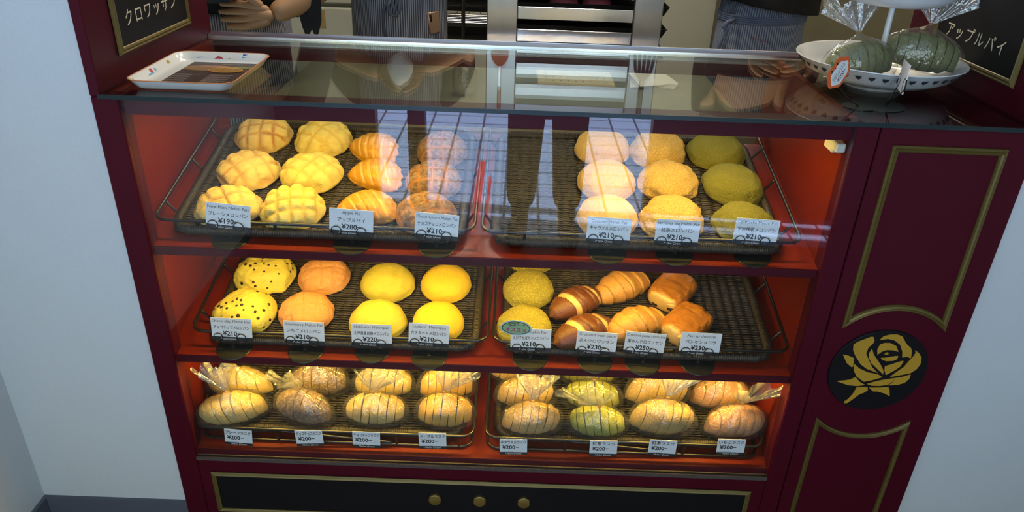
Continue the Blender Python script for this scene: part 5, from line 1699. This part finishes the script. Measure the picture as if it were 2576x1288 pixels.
MB().box(-0.016, -0.008, -0.0048, -0.004, 0.008, 0.030, bev=0.0003).build('camera_window', pm('dark_camera_window', (0.02, 0.006, 0.01), 0.15), ph)
ph.rotation_euler = (0.0, -0.12, 0.65)
o = MB()
V = []; F = []
nu, nv = 26, 16
for j in range(nv):
    a = PI * j / (nv - 1)
    for i in range(nu):
        th = 2 * PI * i / nu
        r = 1 + 0.16 * noise.noise(Vector((math.cos(th) * 1.6, math.sin(th) * 1.6, a * 1.3)))
        V.append((0.036 * math.sin(a) * math.cos(th) * r, 0.028 * math.sin(a) * math.sin(th) * r, 0.046 * math.cos(a) * r))
for j in range(nv - 1):
    for i in range(nu):
        k = (i + 1) % nu
        F.append((j * nu + i, (j + 1) * nu + i, (j + 1) * nu + k, j * nu + k))
o.add(V, F)
o = o.build('white_glove_lump', flat('white_glove', (0.75, 0.77, 0.76), 0.7), None, angle=180)  # crumpled lump standing in for the gloved hand
o.location = (0.272, 1.055, 0.585)
tag(o, 'white crumpled shape standing in for a gloved hand of the middle person', 'bag')

# right: black loose top, pale blue striped apron tied at the side
pc, putC, WC = person('person in a loose black top and pale blue striped apron at the right', 1.395, 1.36, FWD - 0.5, None, BLACKCLOTH, None,
    [(1.565, 1.33, 0.40), (1.250, 1.31, 0.41)], [(1.50, 1.14, 0.50), (1.30, 1.12, 0.50)],
    [((-0.5, -0.4, 0.2), (0, -0.3, 1), (0.3, -1, 0), 0.6, 0.9, 0.3), ((0.5, -0.4, 0.2), (0, -0.3, 1), (-0.3, -1, 0), 0.6, 0.9, 0.3)], hem=0.55, loose=1.0)
apron(putC, 1.395, 1.36, FWD, 0.158, 0.145, 0.62, 0.354, BLACKCLOTH, half=PI, flare=0.02, seed=0.4, name='shirt_hem', slant=-0.022)
apron(putC, 1.395, 1.36, FWD - 0.1, 0.128, 0.124, 0.395, 0.325, APRONB, half=2.6, flare=0.0, seed=2.0, name='apron_waist')
apron(putC, 1.395, 1.36, FWD - 0.1, 0.132, 0.128, 0.318, -0.15, APRONB, half=2.4, flare=0.18, seed=0.7)
wb = MB()
for q in range(4):
    pts = []
    for i in range(40):
        a = -2.3 + 4.6 * i / 39
        pts.append((1.395 + 0.136 * math.sin(a), 1.36 - 0.131 * math.cos(a), 0.311 + 0.006 * q + 0.004 * math.sin(a)))
    wb.tube(pts, 0.0034, 6)
for s_ in ([(1.285, 1.262, 0.318), (1.258, 1.250, 0.312), (1.248, 1.248, 0.296), (1.262, 1.250, 0.290), (1.285, 1.262, 0.312)], [(1.268, 1.252, 0.305), (1.252, 1.250, 0.27), (1.240, 1.248, 0.20)], [(1.275, 1.254, 0.305), (1.265, 1.250, 0.26), (1.255, 1.248, 0.20)]):
    wb.tube(s_, 0.0055, 6)
putC(wb, 'waist_tie', pm('blue_grey_tie', (0.13, 0.16, 0.25), 0.9), angle=180)
emb = MB()
V_, F_, a0, a1, b0, b1 = text_geo(SCRIPT, 0, 0.3)
emb.add([(1.332 + (v[0] - a0) * 0.0115, 1.36 - 0.139 * (1 + 0.0) * math.sqrt(max(0.0, 1 - ((1.332 + (v[0] - a0) * 0.0115 - 1.395) / 0.142) ** 2)) - 0.003, 0.268 + v[1] * 0.013 - (v[0] - a0) * 0.002) for v in V_], F_)
putC(emb, 'embroidered_lettering', flat('dark_red_thread', (0.20, 0.02, 0.03)), smooth=False)

# the customer in the doorway, seen only as a dark shape mirrored in the front glass
pdn, putD, WD = person('dark-clothed person standing in front of the case, seen only as a reflection in its glass', 0.735, -1.47, PI / 2, None, DARKCLOTH, None,
    [(0.50, -1.40, 0.47), (0.955, -1.40, 0.47)], [(0.545, -1.235, 0.655), (0.70, -1.235, 0.655)],
    [((0.3, 0.5, 0.5), (1, 0, 0.3), (-0.3, 0, 1), 0.5, 0.85, 0.2), ((-0.3, 0.5, 0.5), (-1, 0, 0.3), (0.3, 0, 1), 0.5, 0.85, 0.2)], hem=-0.10, loose=1.0, legw=1.12)
